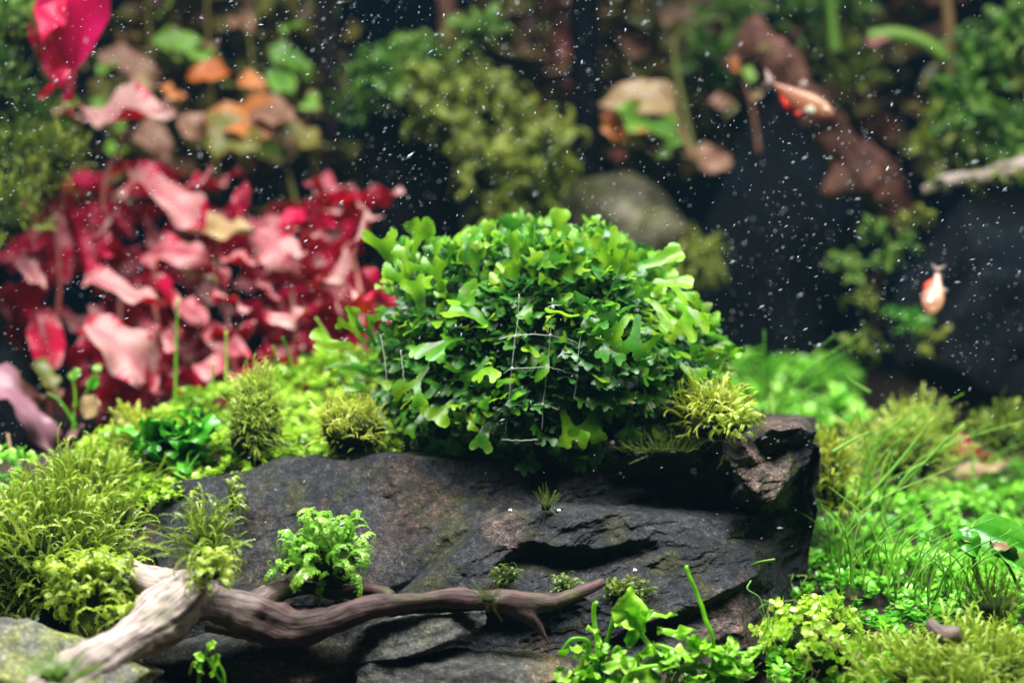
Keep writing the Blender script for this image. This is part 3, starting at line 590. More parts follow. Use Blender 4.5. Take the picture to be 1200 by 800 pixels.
# inner fill (too dense to pick apart)
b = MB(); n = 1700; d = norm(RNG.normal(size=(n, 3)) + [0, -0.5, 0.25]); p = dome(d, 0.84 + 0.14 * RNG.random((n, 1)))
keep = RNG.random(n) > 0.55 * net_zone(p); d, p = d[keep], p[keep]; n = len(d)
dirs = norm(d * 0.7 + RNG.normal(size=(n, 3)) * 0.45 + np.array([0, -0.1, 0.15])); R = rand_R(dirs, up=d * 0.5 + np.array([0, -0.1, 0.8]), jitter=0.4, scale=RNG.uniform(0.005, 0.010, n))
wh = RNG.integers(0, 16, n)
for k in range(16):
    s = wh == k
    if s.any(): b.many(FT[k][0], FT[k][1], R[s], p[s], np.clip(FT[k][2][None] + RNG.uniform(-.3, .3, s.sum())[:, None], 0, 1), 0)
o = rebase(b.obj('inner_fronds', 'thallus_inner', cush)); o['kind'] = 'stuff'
b = MB(); n = 900; d = norm(RNG.normal(size=(n, 3)) + [0, -0.4, 0.4]); p = dome(d, 0.92 + 0.08 * RNG.random((n, 1)))
keep = (RNG.random(n) > 0.95 * net_zone(p)) & (d[:, 2] > -.5) & (RNG.random(n) < np.clip(.75 + vnoise(p * 90) * 1.2, .1, 1)); d, p = d[keep], p[keep]; n = len(d)
dirs = norm(d * 0.7 + RNG.normal(size=(n, 3)) * 0.5 + np.array([0, -0.1, 0.3])); R = rand_R(dirs, up=d * 0.5 + np.array([0, -0.2, 0.8]), jitter=0.45, scale=RNG.uniform(0.0045, 0.008, n)); wh = RNG.integers(0, 16, n)
for k in range(16):
    s = wh == k
    if s.any(): b.many(FT[k][0] * [1, .8, 1], FT[k][1], R[s], p[s], np.clip(FT[k][2][None] + RNG.uniform(-.3, .3, s.sum())[:, None], 0, 1), 0)
o = rebase(b.obj('young_fronds', 'thallus', cush)); o['kind'] = 'stuff'
# outer fronds, each one a part
cnt = 0
while cnt < 226:
    d = norm(RNG.normal(size=3) * [1, 1, 1] + [0, -0.45, 0.42])
    if d[1] > 0.35 or d[2] < -0.85: continue
    if d[1] > 0 and d[2] < 0.15 and abs(d[0]) < .8: continue
    if d[2] < -0.3 and RNG.random() < 0.45: continue
    p = dome(d[None], 0.93 + 0.06 * RNG.random())[0]
    if RNG.random() < 0.93 * net_zone(p): continue
    up = 0.35 if d[2] > 0.3 else (0.05 if d[2] > -0.2 else -0.25)
    dr = norm(d * 0.75 + RNG.normal(size=3) * 0.42 + np.array([0, -0.12, up])); nn = d * 0.55 + np.array([0, -0.15, 0.85]) + RNG.normal(size=3) * 0.38
    if d[2] > 0.55: nn = nn + np.array([0, -0.7, 0])
    R = frame(dr, nn); k = int(RNG.integers(0, 16)); s = RNG.uniform(0.0062, 0.0112)
    o = link('frond', FM[k], cush); place(o, R, p, s); cnt += 1
# fronds that can be picked out one by one: base px, tip px, depth of base / tip, facing (0 flat to sky .. 1 to the viewer), broad
for bx, by, tx, ty, yb, yt, fc, br in [
    (640,345,650,290,.010,.012,.95,1),(672,350,664,300,.010,.010,.95,1),(604,318,610,272,.018,.016,.9,1),(694,335,712,280,.014,.014,.95,1),(735,325,750,284,.02,.02,.9,1),(560,325,552,288,.02,.018,.9,1),
    (518,340,508,300,.018,.014,.85,0),(480,350,472,308,.02,.014,.85,0),(495,365,486,325,.012,.008,.8,0),(600,290,604,247,.035,.03,.9,0),(650,285,658,244,.04,.04,.95,0),(570,290,563,252,.045,.05,.9,0),
    (485,300,492,252,.03,.028,.8,0),(462,320,443,268,.03,.024,.7,0),(500,320,512,282,.03,.03,.8,0),(755,310,800,292,.02,.02,.6,0),(770,330,812,330,.012,.008,.45,0),
    (790,352,834,374,.006,-.004,.35,0),(758,352,800,372,.004,-.004,.4,0),(770,362,806,392,.004,-.004,.45,0),(780,330,822,352,.02,.015,.4,0),(735,360,668,384,.004,-.006,.4,0),(735,372,702,418,.000,-.008,.65,0),(748,372,737,428,.000,-.008,.7,0),
    (662,402,612,418,.004,-.002,.5,0),(575,380,525,345,.006,.004,.35,0),(540,395,480,412,.004,-.004,.4,0),(520,372,560,330,.012,.006,.4,1),(570,420,545,452,.004,.000,.5,0),
    (500,430,470,470,.004,-.002,.5,0),(530,470,505,495,.004,.000,.7,1),(700,468,682,540,.002,-.006,.8,0),(660,480,672,528,.002,-.004,.9,1),(740,480,735,520,.004,.0,.8,0),
    (790,420,836,448,.012,.008,.4,0),(800,395,825,412,.02,.018,.4,0),(690,385,725,360,.004,.000,.5,1),(770,395,745,420,.004,-.002,.7,1),(640,345,600,360,.008,.002,.5,1),
    (425,400,402,366,.03,.024,.8,0),(410,405,364,400,.032,.026,.6,0),(420,425,380,432,.034,.03,.6,0),(440,405,424,372,.03,.026,.8,0),(440,440,405,420,.03,.026,.7,0),(440,465,412,440,.03,.026,.6,0)]:
    A = P(bx, by, yb); B = P(tx, ty, yt); dr = B - A; L = np.linalg.norm(dr)
    nn = np.array([RNG.normal() * .2, -fc, 1 - fc]) ; me = random.choice(FBM if br else FM)
    o = link('frond', me, cush); place(o, frame(dr, nn) * np.array([1, .75 if bx < 460 else .9, 1]), A, min(L * 1.02, .0155))
for k in range(34):          # upright fronds along the crown
    x = random.uniform(448, 775); y0 = 300 + 0.0011 * (x - 610) ** 2; h = random.uniform(22, 46); yb = random.uniform(.01, .06)
    A = P(x, y0, yb); B = P(x + random.gauss(0, 14) + (x - 620) * .06, y0 - h, yb + random.uniform(-.006, .004)); dr = B - A
    o = link('frond', random.choice(FM), cush); place(o, frame(dr, np.array([random.gauss(0, .5), -.8, .25])) * np.array([1, random.uniform(.7, 1), 1]), A, np.linalg.norm(dr))
# white tying net: threads lying over the front of the cushion
net = rebase(link('tying_net', None, cush)); net.location = (0, 0, 0)
def thread(pp, r=0.00012, nm='thread'):
    s = spline(np.array([P(*q) for q in pp]), 24); s = s + 0.0002 * np.stack([fbm(s * 900 + k * 9, 2) for k in range(3)], -1)
    b = MB(); V, F = tube(s, r, 5); b.add(V, F); o = b.obj(nm, 'net', net); o.location = -cush.location
YN = -.0012
cols_ = [[(608,345,YN),(607,372,YN),(604,395,YN-.001),(600,432,YN-.001),(596,470,YN),(592,508,YN+.001)],[(648,350,YN),(646,372,YN),(645,393,YN-.001),(641,430,YN-.001),(637,470,YN),(634,508,YN)],
         [(681,392,YN),(678,412,YN-.001),(676,440,YN-.001),(672,470,YN)],[(446,392,.016),(452,430,.014),(455,470,.014)],[(470,410,.010),(473,440,.008),(477,466,.008)],[(446,478,.013),(450,495,.013),(453,505,.013)]]
rows_ = [[(585,397,YN+.001),(604,393,YN-.001),(625,392,YN-.001),(645,393,YN-.001),(662,396,YN),(680,403,YN)],[(590,437,YN),(600,432,YN-.001),(620,431,YN-.001),(641,430,YN-.001),(660,435,YN-.001),(676,440,YN-.001)],
         [(582,482,YN+.001),(594,475,YN),(615,475,YN-.001),(636,474,YN),(655,480,YN)],[(588,515,YN),(605,516,YN-.002),(630,515,YN-.002)],[(640,362,YN),(648,358,YN),(660,358,YN+.002)]]
for c in cols_ + rows_: thread(c)
for kx, ky, yy in [(604,394,YN-.001),(645,393,YN-.001),(600,432,YN-.001),(641,430,YN-.001),(676,441,YN-.001),(594,475,YN),(636,474,YN),(648,360,YN)]:
    V, F = blob(P(kx, ky, yy), (.0005, .0004, .0006), int(kx), 2, 0.4); b = MB(); b.add(V, F); o = b.obj('knot', 'net', net); o.location = -cush.location

# ================================================================== MOSS CLUMPS
def M_(name, label, px, py, Y, rx, ry_, rz, n, L, mat, **k):
    return moss(name, label, k.pop('cat', 'moss'), P(px, py, Y), (MM(rx, Y), ry_, MM(rz, Y)), n, L, mat, **k)
M_('feather_moss', 'broad shaggy olive moss mound above the flat algae-covered stone', 58, 652, -.012, 118, .030, 85, 1500, .0105, 'moss_olive', parts=80, seedc=2)
M_('feather_moss', 'tall olive moss hump behind the mound, over the rock\'s left end', 105, 585, .014, 66, .022, 48, 650, .0100, 'moss_olive', parts=40, seedc=3)
M_('feather_moss', 'lumpy curled moss at the lower edge of the mound, touching the pale branch', 110, 690, -.045, 60, .014, 36, 330, .0075, 'moss_olive', templ=STR_FAT, parts=40, seedc=4)
M_('feather_moss', 'small moss pad squeezed between the pale branch end and the flat stone', 155, 722, -.056, 32, .009, 15, 70, .007, 'moss_olive', templ=STR_FAT, parts=12, seedc=5)
M_('column_moss', 'upright dark olive moss column on the rock\'s left rim', 300, 492, .026, 35, .012, 58, 1100, .0052, 'moss_olive', templ=STR, parts=30, seedc=6, updir=0.5, core=0.8, spread=.5)
M_('column_moss', 'yellow-olive fuzzy moss ball at the left foot of the green cushion', 410, 500, .018, 42, .013, 36, 950, .005, 'moss_yellow', templ=STR, parts=30, seedc=7, core=0.8, spread=.5)
M_('column_moss', 'golden tuft in the carpet between column moss and big mound', 160, 520, .055, 32, .012, 30, 450, .0065, 'moss_yellow', templ=STR, parts=20, seedc=8, core=.7)
M_('branch_moss', 'feathery moss tuft rooted where the driftwood branch forks', 245, 640, -.046, 26, .008, 32, 170, .0105, 'moss_olive', parts=30, seedc=9, spread=0.5)
M_('branch_moss', 'rounded pale green moss knot below the feathery tuft', 247, 668, -.062, 24, .006, 14, 90, .0055, 'moss_olive', templ=STR_FAT, parts=14, seedc=10)
M_('plume_moss', 'bright glossy green ladder-leaved tuft sitting on the dark branch', 385, 655, -.036, 46, .012, 34, 130, .0095, 'moss_bright', templ=STR_FAT, parts=60, seedc=11, core=0.75, spread=0.25)
M_('plume_moss', 'small side shoot left of the glossy tuft on the dark branch', 335, 660, -.038, 18, .006, 20, 34, .007, 'moss_bright', templ=STR_FAT, parts=12, seedc=12, core=0.5)
M_('plume_moss', 'tiny green sprout standing alone on the smooth slate face', 271, 590, -.006, 9, .004, 20, 24, .007, 'moss_dark', templ=STR_FAT, parts=8, seedc=13, core=0.4)
M_('curly_moss', 'golden curly moss at the right foot of the cushion', 835, 488, .006, 44, .014, 32, 420, .0068, 'moss_yellow', templ=STR, parts=40, seedc=14, spread=0.6, core=.7)
M_('curly_moss', 'round-tipped light green moss beside the slate\'s grey top corner', 862, 497, -.002, 20, .008, 14, 60, .007, 'moss_olive', templ=STR_FAT, parts=16, seedc=15)
M_('stone_moss', 'short green fuzz patch on the middle of the slate face', 640, 592, -.014, 9, .003, 9, 60, .0035, 'moss_dark', templ=STR_FINE, tint=(0, .28), parts=0, seedc=16)
M_('stone_moss', 'green moss lip hanging along the rock hollow\'s lower edge', 594, 677, -.029, 14, .003, 8, 50, .004, 'moss_dark', templ=STR_FAT, tint=(0, .28), parts=0, seedc=17)
M_('stone_moss', 'thin moss fringe on the branch before its fork', 572, 701, -.060, 13, .003, 6, 60, .0035, 'moss_dark', templ=STR_FINE, tint=(0, .28), parts=0, seedc=18)
M_('stone_moss', 'two curled moss shoots in the rock hollow behind the branch tip', 660, 687, -.024, 16, .003, 8, 40, .0045, 'moss_dark', templ=STR_FAT, tint=(0, .28), parts=0, seedc=19)
M_('stone_moss', 'mossy crumbs on the ledge right of the branch tip', 735, 695, -.026, 36, .004, 8, 80, .0045, 'moss_dark', templ=STR_FAT, tint=(0, .28), parts=0, seedc=20)
M_('stone_moss', 'pale fuzzy tuft on the front of the flat algae stone', 64, 790, -.108, 26, .006, 12, 90, .0055, 'moss_bright', templ=STR_FINE, parts=0, seedc=21)
M_('stone_moss', 'moss seam along the right rim of the slate rock under the cushion', 780, 527, .002, 62, .005, 6, 160, .0045, 'moss_dark', templ=STR_FINE, tint=(0, .28), parts=0, seedc=22)
M_('feather_moss', 'olive moss tangle filling the carpet\'s front edge below the small-leaved clump', 1130, 790, -.055, 140, .026, 44, 1300, .0085, 'moss_olive', templ=STR, parts=60, seedc=23)
M_('feather_moss', 'dim olive moss hummock rising behind the grass blades', 1065, 530, .11, 62, .022, 44, 600, .0095, 'moss_olive', parts=18, seedc=24)
M_('feather_moss', 'yellow-green moss hugging the slate rock\'s right flank', 972, 560, .045, 28, .016, 52, 500, .0075, 'moss_yellow', templ=STR, parts=14, seedc=25)
M_('feather_moss', 'moss tuft beside the red leaf at the carpet\'s far edge', 1180, 512, .13, 36, .016, 26, 180, .010, 'moss_olive', parts=10, seedc=26)
M_('feather_moss', 'small dark moss bush beside the curled round-leaved plant', 1165, 712, -.02, 26, .010, 24, 130, .008, 'moss_dark', templ=STR_FINE, parts=8, seedc=27)

# ================================================================== CARPET (nobody could count it)
def inpoly(px, py, poly):
    poly = np.array(poly, float); r = np.zeros(px.shape, bool); j = len(poly) - 1
    for i in range(len(poly)):
        xi, yi = poly[i]; xj, yj = poly[j]
        r ^= ((yi > py) != (yj > py)) & (px < (xj - xi) * (py - yi) / (yj - yi + 1e-12) + xi); j = i
    return r
def roundleaf(seed, n=8):
    r = random.Random(seed); a = np.linspace(0, 2 * np.pi, n, endpoint=False); rad = np.array([1 + 0.1 * r.uniform(-1, 1) for _ in a])
    V = np.column_stack([1 + np.cos(a) * rad, np.sin(a) * rad * .82, 0.22 + 0.1 * np.sin(a * 2 + r.uniform(0, 6))]); V = np.vstack([V, [1.0, 0, 0.0], [0, 0, -0.1]])
    F = np.array([[n, i, (i + 1) % n] for i in range(n)]); return V, F
def sprig(seed, leaves=6, stem=3.0, lsz=1.0):
    """upright creeping sprig in units of a leaf radius: stem plus opposite round leaves"""
    r = random.Random(seed); V = []; F = []; T = []; n = 0
    S, Fs = tube(spline([(0, 0, 0), (r.uniform(-.5, .5), r.uniform(-.5, .5), stem * .5), (r.uniform(-1, 1), r.uniform(-1, 1), stem)], 5), 0.16, 4)
    for q in Fs[:1]: F.append(q)
    quads = Fs[0]; V.append(S); n = len(S); tris = []; T += [0.3] * n
    for k in range(leaves):
        h = stem * (0.35 + 0.65 * k / max(leaves - 1, 1)); az = (k % 2) * math.pi + (k // 2) * 1.57 + r.uniform(-.5, .5); el = r.uniform(-0.1, 0.7)
        dr = np.array([math.cos(az) * math.cos(el), math.sin(az) * math.cos(el), math.sin(el)]); Rm = frame(dr, np.array([0, 0, 1.0]) + np.array([r.gauss(0, .3) for _ in range(3)]))
        Vl, Fl = roundleaf(seed * 31 + k, 7); Vl = (Vl * lsz * r.uniform(.7, 1.15)) @ Rm.T + [0, 0, h]; V.append(Vl); tris.append(Fl + n); n += len(Vl); T += [r.uniform(0.25, 0.85)] * len(Vl)
    return np.vstack(V), quads, np.vstack(tris), np.array(T)
SPR = [sprig(k, random.choice([5, 6, 7]), random.uniform(2, 3.6)) for k in range(12)]
def carpet(name, label, poly, yr, n, size, mat, xr=(-.3, .3), zoff=0.0, lumpy=0.006):
    x = RNG.uniform(*xr, n * 12); y = RNG.uniform(*yr, n * 12); z = ground(x, y) + zoff; p = np.stack([x, y, z], -1)
    px, py = proj(p); k = inpoly(px, py, poly); p = p[k][:n]; m = len(p)
    p[:, 2] += lumpy * np.clip(fbm(p * 45 + 3, 3), -.5, 1.2)
    R = rand_R(np.tile([1.0, 0, 0], (m, 1)), jitter=0.3, scale=size * RNG.uniform(0.7, 1.25, m)); az = RNG.uniform(0, 6.28, m)
    Rz = np.zeros((m, 3, 3)); Rz[:, 0, 0] = np.cos(az); Rz[:, 0, 1] = -np.sin(az); Rz[:, 1, 0] = np.sin(az); Rz[:, 1, 1] = np.cos(az); Rz[:, 2, 2] = 1
    R = np.einsum('mij,mjk->mik', R, Rz); wh = RNG.integers(0, len(SPR), m); tv = np.clip(0.35 * fbm(p * 60, 2) + RNG.uniform(-.2, .2, m), -.5, .5); b = MB()
    for q, (T, F4, F3, ti) in enumerate(SPR):
        s = wh == q
        if not s.any(): continue
        tt = np.clip(ti[None] + tv[s][:, None], 0, 1); b.many(T, F3, R[s], p[s], tt); b.many(T, F4, R[s], p[s], tt)
    return tag(b.obj(name, mat), label, 'ground cover', kind='stuff')
carpet('carpet_plant', 'yellow-green small-leaved carpet behind the slate rock\'s left rim', [(40,590),(60,552),(110,522),(180,495),(250,470),(320,448),(400,420),(470,420),(470,545),(330,560),(170,600)], (.005, .15), 2800, .00105, 'carpet_yellow', (-.2, .0), 0.004)
carpet('carpet_plant', 'bright green small-leaved carpet right of the slate rock', [(930,640),(960,590),(1010,575),(1100,565),(1180,545),(1300,540),(1330,900),(900,900),(900,760),(935,700)], (-.10, .17), 2600, .0012, 'carpet', (.04, .27))
carpet('carpet_plant', 'lush bright green carpet far behind the slate rock', [(840,530),(840,430),(900,412),(1000,430),(1010,520)], (.16, .40), 500, .0020, 'carpet', (.06, .26), 0.004, .012)
carpet('carpet_plant', 'low green growth along the left edge under the red plants', [(-120,640),(-120,560),(40,560),(70,600)], (.0, .10), 200, .0012, 'carpet', (-.3, -.1))

# ================================================================== LEAFY PLANTS
def LT(**k): return leaf_template(**k)
_lm = {}
LEAFS = {k: leaf_template(seed=k, W=random.uniform(.34, .54), curl=random.uniform(-.7, 1.5), fold=random.uniform(-.3, .6), wave=random.uniform(.05, .12), twist=random.uniform(-.8, .8), blunt=random.uniform(.6, .95)) for k in range(16)}
def leafmesh(k, top, under, T=None):
    key = (k, top, under)
    if key not in _lm:
        V, F, M, ti = T or LEAFS[k]; b = MB(); b.add(V, F, ti, M); _lm[key] = b.mesh('leaf', [top, under])
    return _lm[key]
def leaf(parent, bx, by, tx, ty, yb, yt, face, top, under, k=None, w=1.0, name='leaf', roll=0.0):
    """face: -1 shows the underside to the viewer, 0 lies flat to the light, 1 shows the upper side"""
    A = P(bx, by, yb); B = P(tx, ty, yt); d = B - A; L = np.linalg.norm(d)
    nn = np.array([roll, -face, 1 - abs(face) * 0.85]); R = frame(d, nn); k = random.randrange(16) if k is None else k
    o = link(name, leafmesh(k, top, under), parent); R = R * np.array([1, w, 1]); place(o, R, A, L); return o
def stem(parent, pp, r, mat, name='stem', n=20, r2=None, seg=7):
    s = spline(np.array([P(*q) for q in pp]), n); b = MB(); V, F = tube(s, np.linspace(r, r2 or r * .6, n), seg); b.add(V, F, RNG.random() * .6 + .2); return rebase(b.obj(name, mat, parent))

# --- red stem plants
RED = []
for name, x, pp, lab in [
    ('a', 60, [(58,520,.15),(60,420,.15),(70,330,.15),(60,240,.15)], 'red-leaved stem plant with upright crimson leaves beside the hanging dark moss'),
    ('b', 130, [(165,500,.17),(140,420,.17),(140,330,.18),(120,230,.18),(150,150,.19)], 'tall red-leaved plant with pink leaves reaching up to the orange leaf'),
    ('c', 190, [(205,480,.15),(190,420,.15),(180,340,.15),(185,300,.15)], 'pink-leaved plant with a large folded salmon leaf low on its stem'),
    ('d', 270, [(280,475,.16),(270,400,.16),(260,330,.17),(250,270,.17)], 'pale pink-leaved plant with a cream leaf at its top'),
    ('e', 350, [(355,460,.17),(345,380,.17),(340,320,.18),(335,260,.18)], 'red and pink plant with flat pink leaf, next to the cushion\'s side shoots'),
    ('f', 420, [(430,460,.15),(425,390,.15),(420,330,.16),(410,290,.16)], 'dusky pink plant partly hidden behind the green cushion')]:
    t = thing('red_stem_plant', P(*pp[0]), lab, 'aquatic plant', 'red stem plants behind the carpet'); stem(t, pp, .0013, 'red_stem'); RED.append((x, t, pp))
def near(px): return min(RED, key=lambda q: abs(q[0] - px))[1]
PK, CR = 'pink_top', 'crimson_under'
for bx, by, tx, ty, yb, yt, fc, w in [
    (95,128,212,158,.19,.17,.55,1.0),(60,125,110,150,.19,.18,.2,.8),(140,222,246,196,.17,.15,.35,.8),(52,228,75,330,.16,.15,-.9,.9),(80,240,108,345,.16,.15,-.8,.8),(22,300,52,345,.15,.14,.3,.9),
    (100,305,140,248,.16,.15,.6,1.0),(165,300,235,262,.16,.14,.6,1.1),(145,255,215,258,.18,.17,-.4,.8),(100,322,195,372,.15,.13,.35,.7),(40,362,78,445,.14,.13,-.9,.8),
    (100,378,205,428,.13,.12,.65,1.1),(150,440,205,432,.14,.12,-.8,.9),(125,470,190,430,.14,.13,-.9,1.1),(240,378,292,432,.14,.13,.6,1.1),(225,428,322,412,.13,.12,.25,.7),
    (310,372,370,380,.13,.12,.55,1.0),(205,352,248,366,.14,.13,.5,1.3),(215,305,290,312,.16,.15,-.7,.9),(295,270,352,300,.16,.14,.7,1.2),(335,330,360,285,.16,.15,-.9,1.2),(345,295,378,262,.17,.16,-.9,1.0),
    (380,330,455,258,.13,.12,.55,.9),(405,370,450,318,.12,.11,-.8,1.0),(425,315,455,372,.12,.11,-.7,.9),(420,400,452,360,.11,.10,.5,.9),(365,340,395,310,.14,.13,.4,1.0),(60,225,30,300,.16,.15,-.6,.8),
    (110,240,90,310,.17,.16,-.9,1.0),(190,250,160,245,.18,.17,-.6,1.4),(255,300,300,320,.15,.14,.4,.9),(230,270,270,262,.18,.17,-.8,1.0),(175,335,225,345,.14,.13,-.8,1.0),(250,340,300,355,.14,.13,-.6,.9),
    (130,345,95,365,.15,.14,.3,1.0),(80,420,130,395,.15,.14,-.7,.9),(180,380,225,400,.13,.12,-.7,.9),(270,400,250,365,.14,.13,-.5,1.0),(330,350,300,330,.15,.14,.5,1.1),(360,260,400,235,.18,.17,.3,.8),
    (385,285,350,250,.18,.17,.5,.9),(275,255,290,210,.18,.18,-.8,.9),(90,200,60,170,.18,.17,.4,.8),(120,190,170,200,.19,.18,-.5,.7),(310,410,350,440,.12,.12,-.3,.8),(200,235,240,228,.19,.18,.2,.8)]:
    leaf(near((bx + tx) / 2), bx, by, tx, ty, yb, yt, fc * .8 - .05, PK, CR, w=w * 1.0, roll=random.uniform(-.3, .3))
for _ in range(150):
    x = random.uniform(15, 450); y = random.uniform(205, 480); a = random.uniform(-3.14, 3.14); L = random.uniform(50, 105)
    if x < 110 and y > 440: continue
    if x > 400: a = random.uniform(2.2, 4.1)
    yy = random.uniform(.17, .26); leaf(near(x), x, y, x + L * math.cos(a), y + L * .55 * math.sin(a), yy, yy + random.uniform(-.02, .012), random.uniform(-1, .5), random.choice([PK, CR]), CR, w=random.uniform(.8, 1.2), roll=random.uniform(-.5, .5))
for _ in range(70):
    x = random.uniform(110, 450); y = random.uniform(400, 480); a = random.uniform(-3.14, 3.14); L = random.uniform(35, 80); yy = random.uniform(.13, .17)
    leaf(near(x), x, y, x + L * math.cos(a), y + L * .5 * math.sin(a), yy, yy + random.uniform(-.02, .01), random.uniform(-1, .5), random.choice([PK, CR]), CR, w=random.uniform(.8, 1.2), roll=random.uniform(-.5, .5))
leaf(RED[3][1], 208, 258, 305, 286, .17, .15, .5, 'cream_leaf', 'cream_leaf', w=.9); leaf(RED[3][1], 200, 290, 250, 320, .17, .15, .6, 'cream_leaf', 'brown_leaf', w=1.1)
# mauve trailing leaf at the left edge
t = thing('trailing_leaf_plant', P(-20, 560, .10), 'mauve trailing leaf above the dark gap left of the carpet', 'aquatic plant')
stem(t, [(-20,560,.10),(-15,490,.10),(-10,440,.10)], .0012, 'red_stem'); leaf(t, -30, 435, 90, 462, .10, .085, .3, 'mauve_leaf', 'mauve_leaf', w=.7); leaf(t, -25, 470, 70, 470, .11, .10, -.6, 'brown_leaf', 'brown_leaf', w=1.0)
leaf(t, 40, 425, 68, 450, .12, .11, .3, 'olive_leaf', 'olive_leaf')
t = thing('pale_stalk', P(16, 566, .06), 'thin pale stalk standing in the dark gap left of the carpet', 'plant stalk'); stem(t, [(18,566,.06),(14,540,.06),(9,508,.062)], .0008, 'cream_leaf')
# seedlings before the red plants
t = thing('seedling', P(90, 545, .08), 'thin green seedling with one pale square leaf below the red plants', 'aquatic plant')
stem(t, [(92,548,.08),(86,500,.08),(88,462,.08),(84,440,.08)], .0005, 'grass'); stem(t, [(86,480,.08),(100,462,.078),(112,432,.078)], .0005, 'grass'); stem(t, [(90,500,.08),(70,470,.08),(55,460,.08)], .0005, 'grass')
for q in [(84,445,92,432,.08,.078,.8,'lime_leaf'),(104,455,118,440,.078,.078,.8,'deep_leaf'),(94,478,118,474,.078,.072,.9,'cream_leaf'),(112,436,116,424,.078,.078,.9,'lime_leaf'),(75,515,98,500,.08,.075,.4,'mauve_leaf')]: leaf(t, *q[:7], q[7], q[7], w=1.5)
for k, (x, y0, y1, dx) in enumerate([(205,480,350,3),(265,462,388,0),(248,470,425,2),(330,455,405,-10),(345,440,395,-14),(392,415,372,-22)]):
    t = thing('grass_stalk', P(x, y0, .085), ['tall thin stalk before the folded salmon leaf', 'short thin stalk under the flat pink leaf', 'lone curled stalk left of the column moss', 'slanting pale stalk by the cushion\'s side shoots', 'second slanting stalk by the cushion\'s side shoots, the shorter one', 'steep slanting stalk touching the cushion\'s side shoots'][k], 'plant stalk')
    stem(t, [(x, y0, .085), (x + dx * .4, (y0 + y1) / 2, .085), (x + dx, y1, .083)], .0006, 'grass')

# dark crinkled rosette on the carpet
t = thing('crinkled_rosette', P(200, 545, .03), 'deep green crinkled rosette between the golden tuft and the column moss', 'aquatic plant')
for k in range(46):
    a = random.uniform(0, 6.28); x = 205 + random.gauss(0, 24); y = 522 + random.gauss(0, 18); L = random.uniform(16, 30)
    leaf(t, x, y, x + L * math.cos(a), y - abs(L * .6 * math.sin(a)) + 4, .03 + random.uniform(-.008, .014), .028 + random.uniform(-.01, .01), random.uniform(-.2, .9), 'deep_leaf', 'deep_leaf', w=1.4, roll=random.uniform(-.6, .6))
V, F = blob(P(205, 530, .035), (.008, .008, .006), 5, 3, .4); b = MB(); b.add(V, F); rebase(b.obj('crown_base', 'core', t))

# bright shoots at the bottom in front of the rock
t = thing('creeping_shoots', P(760, 815, -.06), 'bright lime tangle of curling shoots at the foot of the slate rock', 'aquatic plant')
YS = -.052
for pp in [[(690,830,YS),(700,760,YS),(694,712,YS),(698,704,YS-.002)],[(700,800,YS),(706,770,YS),(716,735,YS),(722,716,YS)],[(676,810,YS),(686,778,YS),(690,752,YS),(672,748,YS-.002),(660,762,YS-.002)],[(745,800,YS),(752,770,YS),(770,756,YS-.002),(800,764,YS-.004),(842,766,YS-.004)],
           [(846,806,YS-.004),(838,780,YS-.004),(832,740,YS-.004),(820,700,YS-.002),(806,664,YS)],[(770,765,YS-.002),(752,742,YS),(740,728,YS)],[(740,800,YS),(730,770,YS),(720,762,YS),(706,800,YS)],[(842,768,YS-.004),(868,764,YS-.002),(888,766,YS)],
           [(780,810,YS),(800,785,YS-.004),(830,778,YS-.006)],[(850,812,YS-.006),(862,790,YS-.006),(858,772,YS-.004)],[(720,812,YS-.006),(740,788,YS-.008),(770,778,YS-.008)],[(668,826,YS),(660,802,YS),(650,796,YS)]]:
    s = spline(np.array([P(*q) for q in pp]), 26); s[:, :] += .0007 * np.stack([fbm(s * 150 + k, 2) for k in range(3)], -1); b = MB(); V, F = tube(s, np.linspace(.00085, .0005, 26), 7); b.add(V, F, RNG.random() * .7); rebase(b.obj('shoot', 'shoot', t))
for q in [(738,735,752,708,.9,1.5),(738,735,742,706,.9,1.6),(742,738,728,722,.3,1.2),(760,722,795,724,.3,.9),(770,738,818,748,.4,.8),(752,730,770,716,.5,1.),(745,735,735,760,.4,1.2),(790,760,830,755,.2,.9),(690,775,668,770,.3,1.),(705,785,735,772,.2,1.),(715,770,690,790,.3,1.2),(760,785,790,770,.3,1.3),
          (820,785,855,775,.2,1.1),(670,800,700,790,.2,1.3),(730,795,770,800,.2,1.3),(800,795,840,800,.3,1.3),(850,790,880,782,.3,1.2),(690,800,720,805,.3,1.4),(660,790,650,780,.7,1.5),(775,800,745,782,.4,1.2),(855,770,846,757,.6,1.3),(700,740,690,726,.4,.8)]:
    leaf(t, q[0], q[1], q[2], q[3], YS - .002 + random.uniform(-.004, .004), YS - .004 + random.uniform(-.006, .004), q[4], 'shoot', 'shoot', w=q[5] * 1.1, roll=random.uniform(-.4, .4))
for _ in range(120):
    x = random.uniform(655, 885); y = random.uniform(758, 815); a = random.uniform(-2.9, -.2); L = random.uniform(14, 30)
    leaf(t, x, y, x + L * math.cos(a), y + L * .5 * math.sin(a), YS - random.uniform(0, .01), YS - random.uniform(0, .01), random.uniform(-.1, .7), 'shoot', 'shoot', w=random.uniform(.9, 1.6), roll=random.uniform(-.5, .5))
t = thing('small_sprout', P(240, 810, -.07), 'small green sprout hanging in the dark under the pale branch', 'aquatic plant'); YT = -.066
for pp in [[(232,806,YT),(236,780,YT),(246,756,YT)],[(268,812,YT),(252,788,YT),(242,770,YT)],[(238,790,YT),(228,776,YT),(222,790,YT)],[(262,812,YT),(262,790,YT),(255,775,YT)]]: stem(t, pp, .0006, 'moss_bright')
for q in [(244,760,250,752),(240,772,228,766),(248,778,258,768),(246,790,256,786),(236,784,226,780)]: leaf(t, *q, YT - .001, YT - .003, .6, 'shoot', 'shoot', w=1.7)

